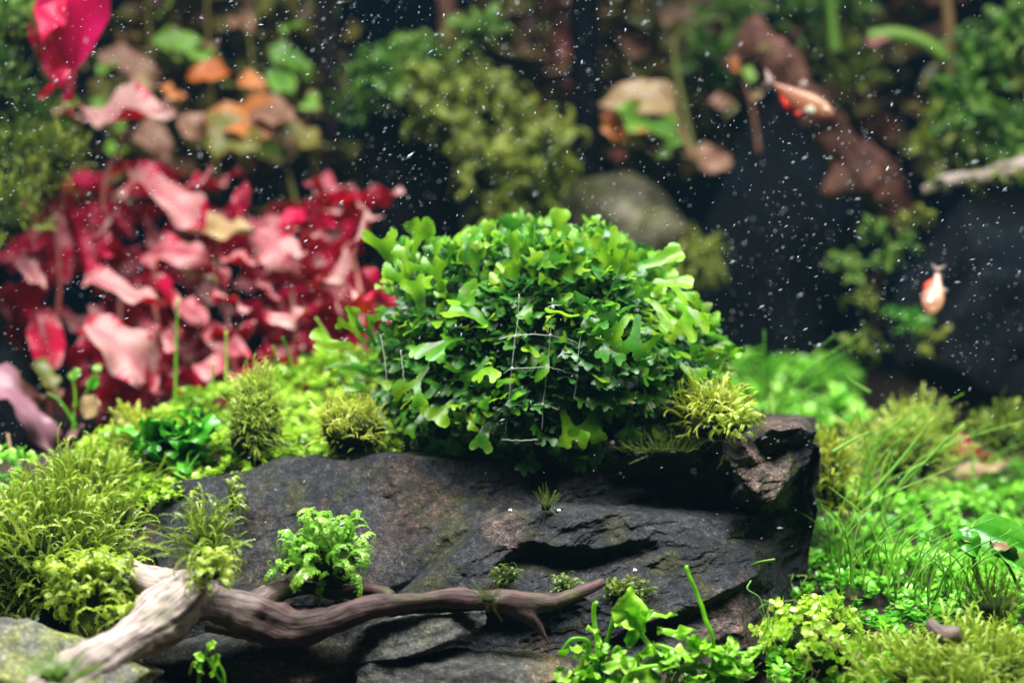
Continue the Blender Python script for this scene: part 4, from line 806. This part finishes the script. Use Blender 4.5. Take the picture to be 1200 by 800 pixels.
# small-leaved clump with roots right of the rock
def sprig_clump(name, label, px, py, Y, rx, ry_, rz, n, size, mat, parts=24):
    c = P(px, py, Y); root = thing(name, c - [0, 0, MM(rz, Y)], label, 'aquatic plant'); rr = np.array([MM(rx, Y), ry_, MM(rz, Y)]); b = MB()
    V, F = blob(c, rr * .7, 9, 3, .4); b.add(V, F, .5, 1); d = norm(RNG.normal(size=(n, 3)) + [0, -.3, .5]); base = c + d * rr * RNG.uniform(.6, .95, (n, 1)); dr = norm(d + RNG.normal(size=(n, 3)) * .4)
    for k in range(n):
        T, F4, F3, ti = SPR[k % 12]; R = frame(np.cross(dr[k], norm(RNG.normal(size=3))), dr[k]) * size * RNG.uniform(.7, 1.3); tt = np.clip(ti + RNG.uniform(-.3, .2), 0, 1)
        if k < parts and d[k, 1] < 0.2:
            q = MB(); q.add(T @ R.T + base[k], [F4, F3], tt); rebase(q.obj('sprig', mat, root))
        else: b.add(T @ R.T + base[k], [F4, F3], tt)
    o = rebase(b.obj('sprigs', [mat, 'core'], root)); o['kind'] = 'stuff'; return root
sc_ = sprig_clump('root_clump', 'heap of tiny round yellow-green leaves tangled with pale roots beside the rock\'s right foot', 955, 755, -.04, 66, .018, 52, 210, .00105, 'carpet_yellow', 60)
for _ in range(26):
    x = random.uniform(890, 1010); y = random.uniform(680, 800); pts = [(x, y, -.06)]
    for k in range(4): pts.append((pts[-1][0] + random.uniform(-16, 16), pts[-1][1] + random.uniform(-12, 18), -.06 + random.uniform(-.004, .004)))
    stem(sc_, pts, .00014, random.choice(['cream_leaf', 'lime_leaf']), 'root', seg=5)
for pp in [[(908,655,-.035),(890,658,-.033),(880,662,-.03)],[(880,680,-.034),(876,690,-.036),(890,700,-.037),(896,720,-.038)]]: 
    t = thing('loose_root', P(*pp[0]), ['pale thin root sticking out of the slate\'s right side', 'thin pale root hanging down the slate\'s right foot'][len(pp) - 3], 'root'); stem(t, pp, .0003, 'lime_leaf', 'root')
# round-leaved plant at the right edge
t = thing('round_leaf_plant', P(1150, 690, -.01), 'plant with one large flat green leaf and a curled withered leaf on the carpet', 'aquatic plant')
LEAFS['flat'] = leaf_template(3, W=.6, curl=.5, fold=.12, wave=.015, twist=.1, blunt=.7); leaf(t, 1138, 618, 1210, 640, -.005, -.02, .85, 'deep_leaf', 'deep_leaf', k='flat', w=1.0); leaf(t, 1122, 618, 1150, 640, -.012, -.02, .5, 'deep_leaf', 'deep_leaf', w=1.6); leaf(t, 1150, 630, 1118, 628, -.012, -.015, .3, 'brown_leaf', 'lime_leaf', w=1.3)
leaf(t, 1160, 634, 1210, 640, -.015, -.02, .1, 'brown_leaf', 'deep_leaf', w=.9); leaf(t, 1165, 640, 1200, 668, -.012, -.022, .5, 'deep_leaf', 'deep_leaf', w=1.2); leaf(t, 1125, 640, 1150, 655, -.01, -.018, .5, 'deep_leaf', 'deep_leaf', w=1.4)
stem(t, [(1150,690,-.01),(1142,660,-.01),(1140,630,-.01)], .0009, 'moss_dark'); stem(t, [(1195,690,-.01),(1180,660,-.012),(1160,636,-.012)], .0006, 'moss_dark')
t = thing('sunken_twig', P(1095, 735, -.055), 'short grey-brown twig stub lying among the moss', 'twig')
wood('bark', [[(1088,725,-.058,7),(1096,738,-.06,9),(1108,745,-.06,11),(1124,742,-.06,10)],[(1100,740,-.06,8),(1108,756,-.06,6)]], 'driftwood', '', '', .0006, tintf=lambda a, b_, c: np.full(len(a), .25), parent=t)
# little shoot right of the cushion
t = thing('lone_frond', P(835, 470, .03), 'small three-lobed green frond standing between cushion and grey slate corner', 'aquatic plant')
stem(t, [(836,460,.03),(844,432,.03),(856,406,.03)], .0007, 'shoot')
for q in [(848,424,858,402),(850,420,874,408),(842,438,830,428),(840,446,852,434)]: leaf(t, *q, .03, .028, .8, 'shoot', 'shoot', w=1.1)

# --- hair grass: five tufts, each blade a part
GR = [('tall airy grass tuft behind the slate\'s right corner', 905, 505, .09, 14, 40, 120, 18), ('long arching grass tuft between rock and moss hummock', 1005, 590, .045, 26, 50, 130, 50),
      ('fine upright grass tuft in the middle of the green carpet', 1040, 690, .0, 26, 40, 100, 55), ('sparse grass tuft before the curled round-leaved plant', 1095, 700, -.01, 26, 40, 100, 45), ('dark grass tuft against the rock\'s right flank', 985, 660, .01, 14, 60, 120, 30),
      ('short grass tuft beside the red leaf at the far edge', 1150, 560, .12, 12, 40, 90, 40)]
for lab, px, py, Y, n, h0, h1, sp in GR:
    t = thing('hair_grass', P(px, py, Y), lab, 'grass', 'hair grass tufts right of the slate rock')
    for _ in range(n):
        x = px + random.gauss(0, sp * .6); h = random.uniform(h0, h1); lean = random.gauss(.35, .55) * h; yy = Y + random.uniform(-.015, .02)
        stem(t, [(x, py + random.uniform(-6, 10), yy), (x + lean * .25, py - h * .55, yy), (x + lean, py - h, yy + random.uniform(-.006, .006))], .00036, 'grass', 'blade', 10, .0001, 5)
t = thing('hair_grass', P(1000, 620, .03), 'long bright arching grass blades leaning over the moss hummock', 'grass')
for pp in [[(1045,580,.03),(1080,545,.03),(1130,496,.03)],[(1000,600,.03),(1050,545,.03),(1095,488,.03)],[(975,530,.03),(995,518,.03),(1018,506,.03)],[(1036,620,.02),(1037,600,.02),(1038,580,.02)],[(1010,640,.03),(1060,560,.03),(1085,540,.03),(1112,510,.03)],[(1020,460,.06),(1000,448,.06),(992,440,.06)]]: stem(t, pp, .0007, 'lime_leaf', 'blade', 14, .0003, 5)
t = thing('fallen_leaf', P(1137, 525, .15), 'crimson fallen leaf at the far edge of the carpet', 'leaf'); leaf(t, 1108, 512, 1168, 530, .15, .14, .7, CR, CR, w=.9)
t = thing('fallen_leaf', P(1150, 550, .12), 'pale bleached leaf below the crimson one on the carpet', 'leaf'); leaf(t, 1112, 552, 1186, 548, .12, .115, .65, 'cream_leaf', 'brown_leaf', w=.7); 

# ================================================================== BACKGROUND
def Bm(root, px, py, Y, rx, rz, n, L, mat, templ=STR_FAT, seedc=1, ry_=.014):
    moss('', '', '', P(px, py, Y), (MM(rx, Y), ry_, MM(rz, Y)), n, L, mat, templ=templ, parts=0, parent=root, seedc=seedc, core=.5)
# mossy root arch
t = thing('mossy_root', P(480, 330, .27), 'dark root arch overgrown with yellow-green moss behind the cushion', 'driftwood')
wood('wood', [[(470,340,.28,34),(468,250,.28,38),(455,170,.28,34),(480,110,.28,30),(540,100,.27,30),(590,150,.27,30),(620,210,.27,30),(630,280,.28,24)],[(500,340,.29,40),(500,240,.29,40),(520,150,.28,30)]], 'black_wood', '', '', .0025, parent=t)
for k, (x, y, rx, rz, n, mt) in enumerate([(440,95,30,26,70,'moss_far_green'),(485,80,36,30,90,'moss_far_green'),(540,70,30,28,60,'moss_far'),(520,120,50,40,130,'moss_far'),(575,125,40,34,90,'moss_far'),(590,175,40,42,110,'moss_far'),(635,175,32,36,80,'moss_far'),(615,225,42,36,110,'moss_far'),(418,130,18,22,40,'moss_far_green'),(555,190,32,40,80,'moss_far'),(590,255,26,24,50,'moss_far'),(640,220,26,30,60,'moss_far'),(560,40,22,16,30,'moss_far_green')]):
    Bm(t, x, y, .245 + .01 * (k % 3), rx, rz, n, .013, mt, seedc=30 + k)
# upright dark roots
for lab, pts in [('straight black root standing upright behind the cushion', [(690,320,.30,20),(689,200,.30,19),(687,90,.30,19),(685,-60,.30,20)]),]:
    wood('upright_root', [pts], 'black_wood', lab, 'driftwood', .003, tintf=lambda a, b_, c: np.full(len(a), .0))
wood('upright_root', [[(408,300,.30,15),(390,190,.30,12),(386,80,.30,13),(376,-60,.30,16)]], 'black_wood', 'purplish black root standing upright left of the mossy arch', 'driftwood', .0025, tintf=lambda a, b_, c: np.clip(.5 + .5 * fbm(c * 50, 2), 0, 1))
wood('upright_root', [[(528,70,.30,12),(524,20,.30,12),(520,-60,.30,14)]], 'back_wood', 'brown root coming down onto the mossy arch from above', 'driftwood', .0025, tintf=lambda a, b_, c: np.full(len(a), .4))
stone('round_boulder', 735, 262, .30, 82, 60, .035, 'boulder', 'smooth olive-grey boulder behind the cushion\'s right side', 31, facets=4, sub=5, amp=.2, rot=.35)
M_('far_moss', 'soft yellow-green moss on the slope right of the smooth boulder', 815, 310, .28, 34, .016, 30, 90, .012, 'moss_far', templ=STR_FAT, parts=0, seedc=50)
M_('far_moss', 'dim green moss below the black arch, over the cushion\'s left shoulder', 420, 260, .30, 40, .016, 30, 70, .013, 'moss_far_green', templ=STR_FAT, parts=0, seedc=51)
stone('backdrop_stone', 735, 395, .33, 120, 100, .04, 'dark_stone', 'dark stone low behind the cushion under the boulder', 32, sub=4)
# big dark stones
stone('backdrop_stone', 915, 290, .385, 112, 215, .04, 'dark_stone', 'huge blue-black stone behind the salmon fish', 33, sub=5, facets=14)
stone('backdrop_stone', 1165, 370, .25, 128, 150, .05, 'dark_stone', 'blue-black stone block at the right behind the tilted fish', 34, sub=5, facets=16, cut=.7)
stone('backdrop_stone', 500, 250, .40, 110, 190, .02, 'dark_stone', 'black stone behind the mossy root arch', 35, sub=4)
stone('backdrop_stone', -10, 470, .20, 70, 120, .03, 'dark_stone', 'black stone at the left edge under the hanging moss', 36, sub=4)
# leaning red-brown branch
wood('leaning_branch', [[(880,22,.27,14),(905,62,.27,20),(935,105,.27,21),(985,165,.28,20),(1030,215,.28,24),(1078,275,.29,17)],[(880,40,.27,16),(866,62,.27,10),(850,80,.27,8)],[(1000,190,.28,16),(985,215,.28,14),(970,230,.28,10)]], 'back_wood', 'thick reddish branch leaning behind the salmon fish', 'driftwood', .0022, tintf=lambda a, b_, c: np.clip(.12 + .6 * fbm(c * 60, 2), 0, 1), rough=2.2)
t = thing('pale_branch', P(1085, 225, .19), 'pale mossy branch lying on top of the right dark stone', 'driftwood')
wood('wood', [[(1080,224,.19,7),(1110,212,.19,9),(1150,207,.19,12),(1210,192,.19,13)]], 'driftwood', '', '', .0012, tintf=lambda a, b_, c: np.full(len(a), .8), parent=t)
for k, (x, y) in enumerate([(1100,212),(1130,214),(1165,205),(1190,205)]): Bm(t, x, y, .188, 14, 8, 14, .006, 'moss_far', seedc=60 + k, ry_=.004)
t = thing('moss_bank', P(1150, 210, .23), 'thick green moss bank above the pale branch at the right', 'moss')
for k, (x, y, rx, rz, mt) in enumerate([(1190,40,34,36,'moss_far_green'),(1150,75,34,36,'moss_far_green'),(1190,105,40,40,'moss_far'),(1130,130,36,34,'moss_far_green'),(1105,165,34,34,'moss_far'),(1160,165,44,30,'moss_far_green'),(1200,170,30,36,'moss_far_green')]): Bm(t, x, y, .235 + .008 * (k % 3), rx, rz, 80, .013, mt, seedc=70 + k)
t = thing('moss_bank', P(980, 120, .33), 'soft green moss behind the top of the leaning branch', 'moss')
for k, (x, y, rx, rz, mt) in enumerate([(975,60,34,30,'moss_far'),(1000,90,24,20,'moss_far'),(935,20,40,22,'moss_far_green'),(850,20,40,26,'moss_far_green'),(995,15,30,16,'moss_far_green'),(825,70,30,26,'moss_far_green')]): Bm(t, x, y, .335, rx, rz, 60, .013, mt, seedc=80 + k)
# mossy twig in front of the dark stones
t = thing('mossy_twig', P(1025, 500, .22), 'forked twig furred with green moss between the two dark stones', 'twig')
wood('wood', [[(1022,500,.22,9),(1024,420,.22,8),(1026,370,.22,8),(1034,320,.22,8),(1058,285,.22,7),(1085,262,.22,6)],[(1030,345,.22,6),(1008,322,.22,6),(980,308,.22,6),(960,318,.22,6)],[(1028,365,.22,6),(1060,378,.218,6),(1090,396,.215,5)],[(1050,292,.22,5),(1030,275,.22,6),(1012,262,.22,5)]], 'black_wood', '', '', .0014, tintf=lambda a, b_, c: np.full(len(a), .6), parent=t)
for k, (x, y, mt) in enumerate([(1040,312,'moss_far_green'),(1020,270,'moss_far_green'),(1058,288,'moss_far_green'),(1075,262,'moss_far'),(985,312,'moss_far_green'),(1000,322,'moss_far_green'),(1012,355,'moss_far'),(1045,372,'deep_leaf'),(1065,380,'deep_leaf'),(1085,395,'moss_far'),(1020,405,'moss_dark'),(1000,410,'moss_dark')]): Bm(t, x, y, .215, 15, 11, 22, .0075, mt, seedc=90 + k, ry_=.006)
wood('thin_stalk', [[(902,420,.26,6),(898,380,.26,6),(888,335,.26,5),(880,300,.26,4)]], 'black_wood', 'thin dark stalk rising before the huge dark stone', 'plant stalk', .0014)
# yellow curled stems
t = thing('curled_stem_plant', P(1112, 110, .26), 'yellow curled stems with a pinkish tip above the moss bank', 'aquatic plant')
stem(t, [(1112,70,.26),(1085,50,.26),(1050,40,.26),(1018,44,.26)], .0028, 'lime_leaf', r2=.0032); stem(t, [(1114,100,.26),(1113,40,.26),(1106,-30,.26)], .0028, 'cream_leaf', r2=.0026); stem(t, [(1112,70,.265),(1090,85,.265),(1080,105,.265)], .0028, 'boulder')
leaf(t, 1045, 40, 1012, 46, .258, .255, .6, PK, PK, w=.9); stem(t, [(980,60,.30),(976,30,.30),(972,-20,.30)], .0028, 'lime_leaf')
# peach leaf plants
t = thing('arching_leaf_plant', P(815, 200, .25), 'peach arching leaf above an orange-green leaf, right of the black root', 'aquatic plant')
stem(t, [(815,190,.25),(796,150,.25),(788,118,.25),(775,100,.25)], .0018, 'cream_leaf'); LEAFS['bell'] = leaf_template(9, W=.5, curl=.9, fold=.2, wave=.04, twist=.25, blunt=.6); leaf(t, 792, 118, 704, 104, .25, .24, .8, 'cream_leaf', 'orange_leaf', k='bell', w=1.0); leaf(t, 795, 155, 705, 140, .25, .24, .7, 'lime_leaf', 'orange_leaf', w=1.1); leaf(t, 730, 165, 700, 135, .245, .24, .8, 'orange_leaf', 'orange_leaf', w=1.4)
leaf(t, 800, 160, 760, 175, .25, .245, .4, 'lime_leaf', 'olive_leaf'); leaf(t, 800, 185, 850, 175, .27, .27, .4, 'cream_leaf', 'brown_leaf', w=1.0); stem(t, [(815,190,.25),(790,60,.28),(810,30,.29),(850,20,.29)], .0016, 'olive_leaf')
t = thing('russet_leaf_plant', P(865, 190, .26), 'small russet and yellow leaves clinging left of the leaning branch', 'aquatic plant')
stem(t, [(890,180,.26),(880,120,.26),(862,70,.26)], .0012, 'brown_leaf')
for q in [(868,85,856,68,'orange_leaf'),(872,80,884,95,'lime_leaf'),(880,115,892,108,'cream_leaf'),(860,120,830,118,'brown_leaf'),(858,190,800,185,'brown_leaf'),(890,60,900,52,'olive_leaf'),(820,200,850,170,'brown_leaf'),(845,135,860,120,'olive_leaf')]: leaf(t, *q[:4], .26, .255, .7, q[4], q[4], w=1.4)

# upper left: dark olive / orange plant wall
t1 = thing('orange_leaf_plant', P(330, 240, .24), 'plant with a big arching orange leaf over an olive one', 'aquatic plant'); stem(t1, [(350,250,.25),(335,190,.25),(325,140,.25),(300,90,.25),(290,30,.25)], .0010, 'olive_leaf')
for q in [(330,140,232,135,.9,'orange_leaf',1.0),(290,140,250,185,.8,'olive_leaf',1.8),(300,120,345,150,.6,'brown_leaf',1.2),(270,85,220,75,.5,'orange_leaf',.8),(280,92,305,85,.6,'orange_leaf',1.1),(215,115,195,95,.6,'orange_leaf',1.0),(320,150,380,160,.5,'olive_leaf',1.),(235,165,215,120,.5,'brown_leaf',1.)]: leaf(t1, *q[:4], .24, .23, q[4], q[5], q[5], w=q[6] * 1.3)
t2 = thing('green_leaf_plant', P(250, 220, .27), 'dark stem plant with scattered bright green leaves behind the orange leaf', 'aquatic plant'); stem(t2, [(255,230,.28),(250,150,.28),(245,60,.28),(240,-40,.28)], .0010, 'olive_leaf')
for q in [(178,45,240,38,.6,.8),(200,55,255,72,.6,.9),(315,55,372,66,.6,.9),(330,30,365,35,.5,1.),(190,15,205,8,.7,1.6),(118,75,136,88,.8,1.4),(110,115,130,140,.7,1.),(135,145,160,140,.8,1.5),(90,115,75,125,.5,1.),(320,80,340,110,.5,1.2),(355,120,368,112,.6,1.5),(150,175,120,165,.6,1.4)]: leaf(t2, *q[:4], .26, .25, q[4], 'lime_leaf', 'olive_leaf', w=q[5] * 1.2)
t3 = thing('brown_stem_plant', P(180, 210, .26), 'brownish plant with salmon leaves under the bright green leaves', 'aquatic plant'); stem(t3, [(190,220,.27),(185,130,.27),(175,40,.27),(172,-30,.27)], .0010, 'olive_leaf')
for q in [(115,62,190,68,.5,'brown_leaf',.8),(135,85,180,95,.6,'cream_leaf',.7),(160,150,205,165,.5,'brown_leaf',1.),(225,60,245,40,.5,'brown_leaf',1.),(270,20,300,45,.5,'brown_leaf',1.)]: leaf(t3, *q[:4], .26, .25, q[4], q[5], q[5], w=q[6] * 1.2)
t4 = thing('olive_stem_plant', P(220, 240, .33), 'dim olive and brown foliage filling the dark behind the orange leaf', 'aquatic plant'); stem(t4, [(220,250,.34),(225,120,.34),(230,-40,.34)], .0012, 'olive_leaf')
for _ in range(190):
    x = random.uniform(80, 385); y = random.uniform(-10, 235); a = random.uniform(0, 6.28); L = random.uniform(25, 60); leaf(t4, x, y, x + L * math.cos(a), y + L * .5 * math.sin(a), random.uniform(.29, .37), .33, random.uniform(-.6, .8), random.choice(['olive_leaf', 'olive_leaf', 'brown_leaf', 'olive_leaf', 'moss_dark']), 'olive_leaf', w=1.3)
t5 = thing('dim_foliage', P(760, 160, .40), 'dim brown foliage between the black root and the huge dark stone', 'aquatic plant'); stem(t5, [(770,240,.41),(765,100,.41),(760,-40,.41)], .0012, 'olive_leaf')
for _ in range(290):
    x = random.uniform(560, 840) if _ < 220 else random.uniform(840, 1090); y = random.uniform(-10, 190); a = random.uniform(0, 6.28); L = random.uniform(30, 70); leaf(t5, x, y, x + L * math.cos(a), y + L * .5 * math.sin(a), (random.uniform(.34, .40) if x < 800 else random.uniform(.39, .43)), (.38 if x < 800 else .41), random.uniform(-.6, .8), random.choice(['olive_leaf', 'brown_leaf', 'brown_leaf', 'olive_leaf', 'red_stem']), 'olive_leaf', w=1.3)
# magenta leaf
t = thing('magenta_leaf_plant', P(60, 120, .13), 'large glowing magenta leaf hanging over the dark moss at the top', 'aquatic plant'); stem(t, [(130,-30,.13),(118,0,.13)], .0012, 'red_stem')
_lm[('mag', 'magenta', 'magenta')] = None; _lm.pop(('mag', 'magenta', 'magenta')); LEAFS['mag'] = leaf_template(5, W=.40, curl=.6, fold=.4, wave=.06, twist=.7, blunt=.6); leaf(t, 118, -70, 62, 116, .13, .12, .85, 'magenta', 'magenta', k='mag', w=1.0); leaf(t, 60, -20, 62, 60, .13, .125, -.8, CR, CR, w=1.0); leaf(t, 40, 20, 75, 90, .14, .13, .6, CR, CR, w=.8); leaf(t, 80, 75, 52, 115, .128, .12, -.6, CR, CR, w=.6)
# hanging dark moss on a root at the left edge
t = thing('hanging_moss', P(20, 290, .15), 'dark green moss hanging on a root at the left edge below the magenta leaf', 'moss')
wood('wood', [[(-20,330,.17,26),(-5,220,.17,30),(0,120,.17,30),(-10,-40,.17,34)]], 'black_wood', '', '', .002, parent=t)
for k, (x, y, rx, rz, mt) in enumerate([(15,30,34,40,'moss_far_green'),(10,100,40,44,'moss_far_green'),(48,150,34,36,'moss_far_green'),(70,185,26,26,'moss_far'),(20,190,44,40,'moss_dark'),(55,215,34,24,'moss_far'),(15,255,40,34,'moss_dark'),(35,40,16,20,'moss_dark')]): Bm(t, x, y, .135 + .008 * (k % 3), rx, rz, 110, .010, mt, templ=STR, seedc=110 + k)

# ================================================================== FISH
def fish(label, px, py, Y, length, heading, up, scale_h=1.0):
    c = P(px, py, Y); R = frame(heading, up); t = thing('fish', c, label, 'fish', 'small orange fish'); L = length
    xs = np.array([-.40,-.30,-.18,-.05,.08,.2,.32,.42,.48,.5]); hh = np.array([.035,.05,.085,.125,.15,.15,.125,.085,.045,.008]) * scale_h; ww = np.array([.012,.022,.04,.06,.072,.078,.07,.052,.03,.006]); zc = np.array([.01,.008,0,-.01,-.015,-.012,-.005,0,.0,.0])
    n = 28; u = np.linspace(0, len(xs) - 1, n); f = spline(np.column_stack([xs, hh, ww, zc]), n); a = np.linspace(0, 2 * np.pi, 18, endpoint=False)
    V = np.stack([np.repeat(f[:, 0:1], 18, 1), f[:, 2:3] * np.cos(a), f[:, 3:4] + f[:, 1:2] * np.sin(a)], -1).reshape(-1, 3); I = np.arange(n * 18).reshape(n, 18)
    Q = np.stack([I[:-1], np.roll(I[:-1], -1, 1), np.roll(I[1:], -1, 1), I[1:]], -1).reshape(-1, 4); b = MB(); b.add(V, Q, np.clip(.5 + V[:, 2] * 3, 0, 1)); o = b.obj('body', 'fish_skin', t); place(o, R, c, L)
    def fin(nm, poly, mat, y=0.0, flare=0.0):
        pg = np.array(poly, float); m = len(pg); cen = pg.mean(0); Vf = np.vstack([np.column_stack([pg[:, 0], y + flare * np.abs(pg[:, 1] - pg[0, 1]), pg[:, 1]]), [cen[0], y + .004, cen[1]], [cen[0], y - .004, cen[1]]])
        Ff = np.array([[m, i, (i + 1) % m] for i in range(m)] + [[m + 1, (i + 1) % m, i] for i in range(m)]); q = MB(); q.add(Vf, Ff, .5); o = q.obj(nm, mat, t); place(o, R, c, L)
    fin('tail_fin', [(-.38,.03),(-.47,.09),(-.62,.16),(-.56,.05),(-.53,.0),(-.56,-.06),(-.62,-.15),(-.47,-.08),(-.38,-.03)], 'fish_clear')
    fin('dorsal_fin', [(.06,.13),(-.02,.24),(-.08,.25),(-.12,.17),(-.11,.10)], 'fish_clear'); fin('anal_fin', [(.02,-.13),(-.06,-.24),(-.16,-.21),(-.25,-.12),(-.28,-.05),(-.12,-.1)], 'fish_red')
    for s in (-1, 1):
        fin('pectoral_fin', [(.24,-.06),(.17,-.13),(.10,-.12),(.14,-.06)], 'fish_clear', s * .075, s * .5); fin('pelvic_fin', [(.12,-.14),(.08,-.22),(.03,-.2),(.05,-.14)], 'fish_red', s * .03, s * .3)
        V, F = blob((.385, s * .050, .025), (.040, .018, .040), 1, 3, 0); q = MB(); q.add(V, F); e = q.obj('eye', 'eye_gold', t); place(e, R, c, L)
        V, F = blob((.388, s * .064, .026), (.024, .010, .024), 1, 3, 0); q = MB(); q.add(V, F); p_ = q.obj('pupil', 'eye_black', e)
        V, F = blob((.20, s * .062, -.045), (.075, .020, .070), 1, 3, 0); q = MB(); q.add(V, F); g = q.obj('gill_cover', 'fish_silver', t); place(g, R, c, L)
fish('salmon-orange fish with red belly fin swimming before the leaning branch', 938, 116, .13, .0275, np.array([.80, -.32, -.45]), np.array([.35, -.25, .9]), 1.0)
fish('small gold-pink fish tilted head down before the right dark stone', 1095, 342, .08, .0175, np.array([-.22, -.40, -.88]), np.array([.95, -.35, -.15]), 1.5)

# ================================================================== SUSPENDED SPECKS, SAND, BUBBLES
def specks():
    b = MB(); o = np.array([[1,0,0],[-1,0,0],[0,1,0],[0,-1,0],[0,0,1],[0,0,-1.]]); F = np.array([[0,2,4],[2,1,4],[1,3,4],[3,0,4],[2,0,5],[1,2,5],[3,1,5],[0,3,5]])
    n = 15000; yy = np.where(RNG.random(n) < .5, RNG.normal(-.01, .05, n), RNG.uniform(-.09, .34, n)).clip(-.12, .34); px = RNG.uniform(-40, 1240, n); py = RNG.uniform(-40, 640, n) ; cl = np.clip(.55 + .9 * fbm(np.stack([px / 160, py / 160, yy * 8], -1), 3), .08, 1); keep = RNG.random(n) < np.where(py < 420, 1, .45) * cl; px, py, yy = px[keep], py[keep], yy[keep]; n = len(px)
    # keep them above the plants they float over
    keep = ~((px > 420) & (px < 850) & (py > 245) & (yy > .0)) ; px, py, yy = px[keep], py[keep], yy[keep]; n = len(px); p = P(px, py, yy)
    a = 0.9 + 0.9 * vnoise(p * 9) + RNG.normal(size=n) * .35; dr = np.stack([np.cos(a), RNG.normal(size=n) * .3, np.sin(a)], -1); R = frame(dr, RNG.normal(size=(n, 3)))
    s = .00008 * np.exp(RNG.normal(size=n) * .4) * (1 + .8 * (RNG.random(n) < .12)); el = RNG.uniform(1.2, 5, n); S = np.stack([s * el, s, s], -1)
    b.many(o, F, R * S[:, None, :], p, np.full(n, .5)); return tag(b.obj('suspended_specks', 'speck', smooth=True), 'tiny white specks drifting in the water', 'particles', kind='stuff')
specks()
for x, y, Y_, s, lab in [(655,598,-.02,.0006,'pale sand grain just right of the green fuzz patch on the slate'),(744,668,-.028,.0006,'pale sand grain on the ledge right of the slate hollow'),(598,598,-.014,.0006,'pale sand grain on the slate crack left of the fuzz patch')]:
    V, F = blob(P(x, y, Y_), (s, s, s * .9), x, 2, .3); b = MB(); b.add(V, F); tag(b.obj('sand_grain', 'shell'), lab, 'sand grain')

# ================================================================== THE WATER'S HAZE
m, nt, new, ln = nodes('water_haze'); pv = new('ShaderNodeVolumePrincipled'); pv.inputs['Color'].default_value = (0.28, 0.64, 0.90, 1); pv.inputs['Density'].default_value = 0.020; pv.inputs['Anisotropy'].default_value = 0.3
out = new('ShaderNodeOutputMaterial'); ln(pv.outputs[0], out.inputs['Volume'])
b = MB(); V = np.array([[x, y, z] for x in (-.76, .76) for y in (-.62, .50) for z in (-.06, .40)]); F = np.array([[0,1,3,2],[4,6,7,5],[0,4,5,1],[2,3,7,6],[0,2,6,4],[1,5,7,3]])
b.add(V, F); tag(b.obj('haze', 'water_haze', smooth=False), 'faint blue-green haze of the aquarium water', 'haze', kind='stuff')
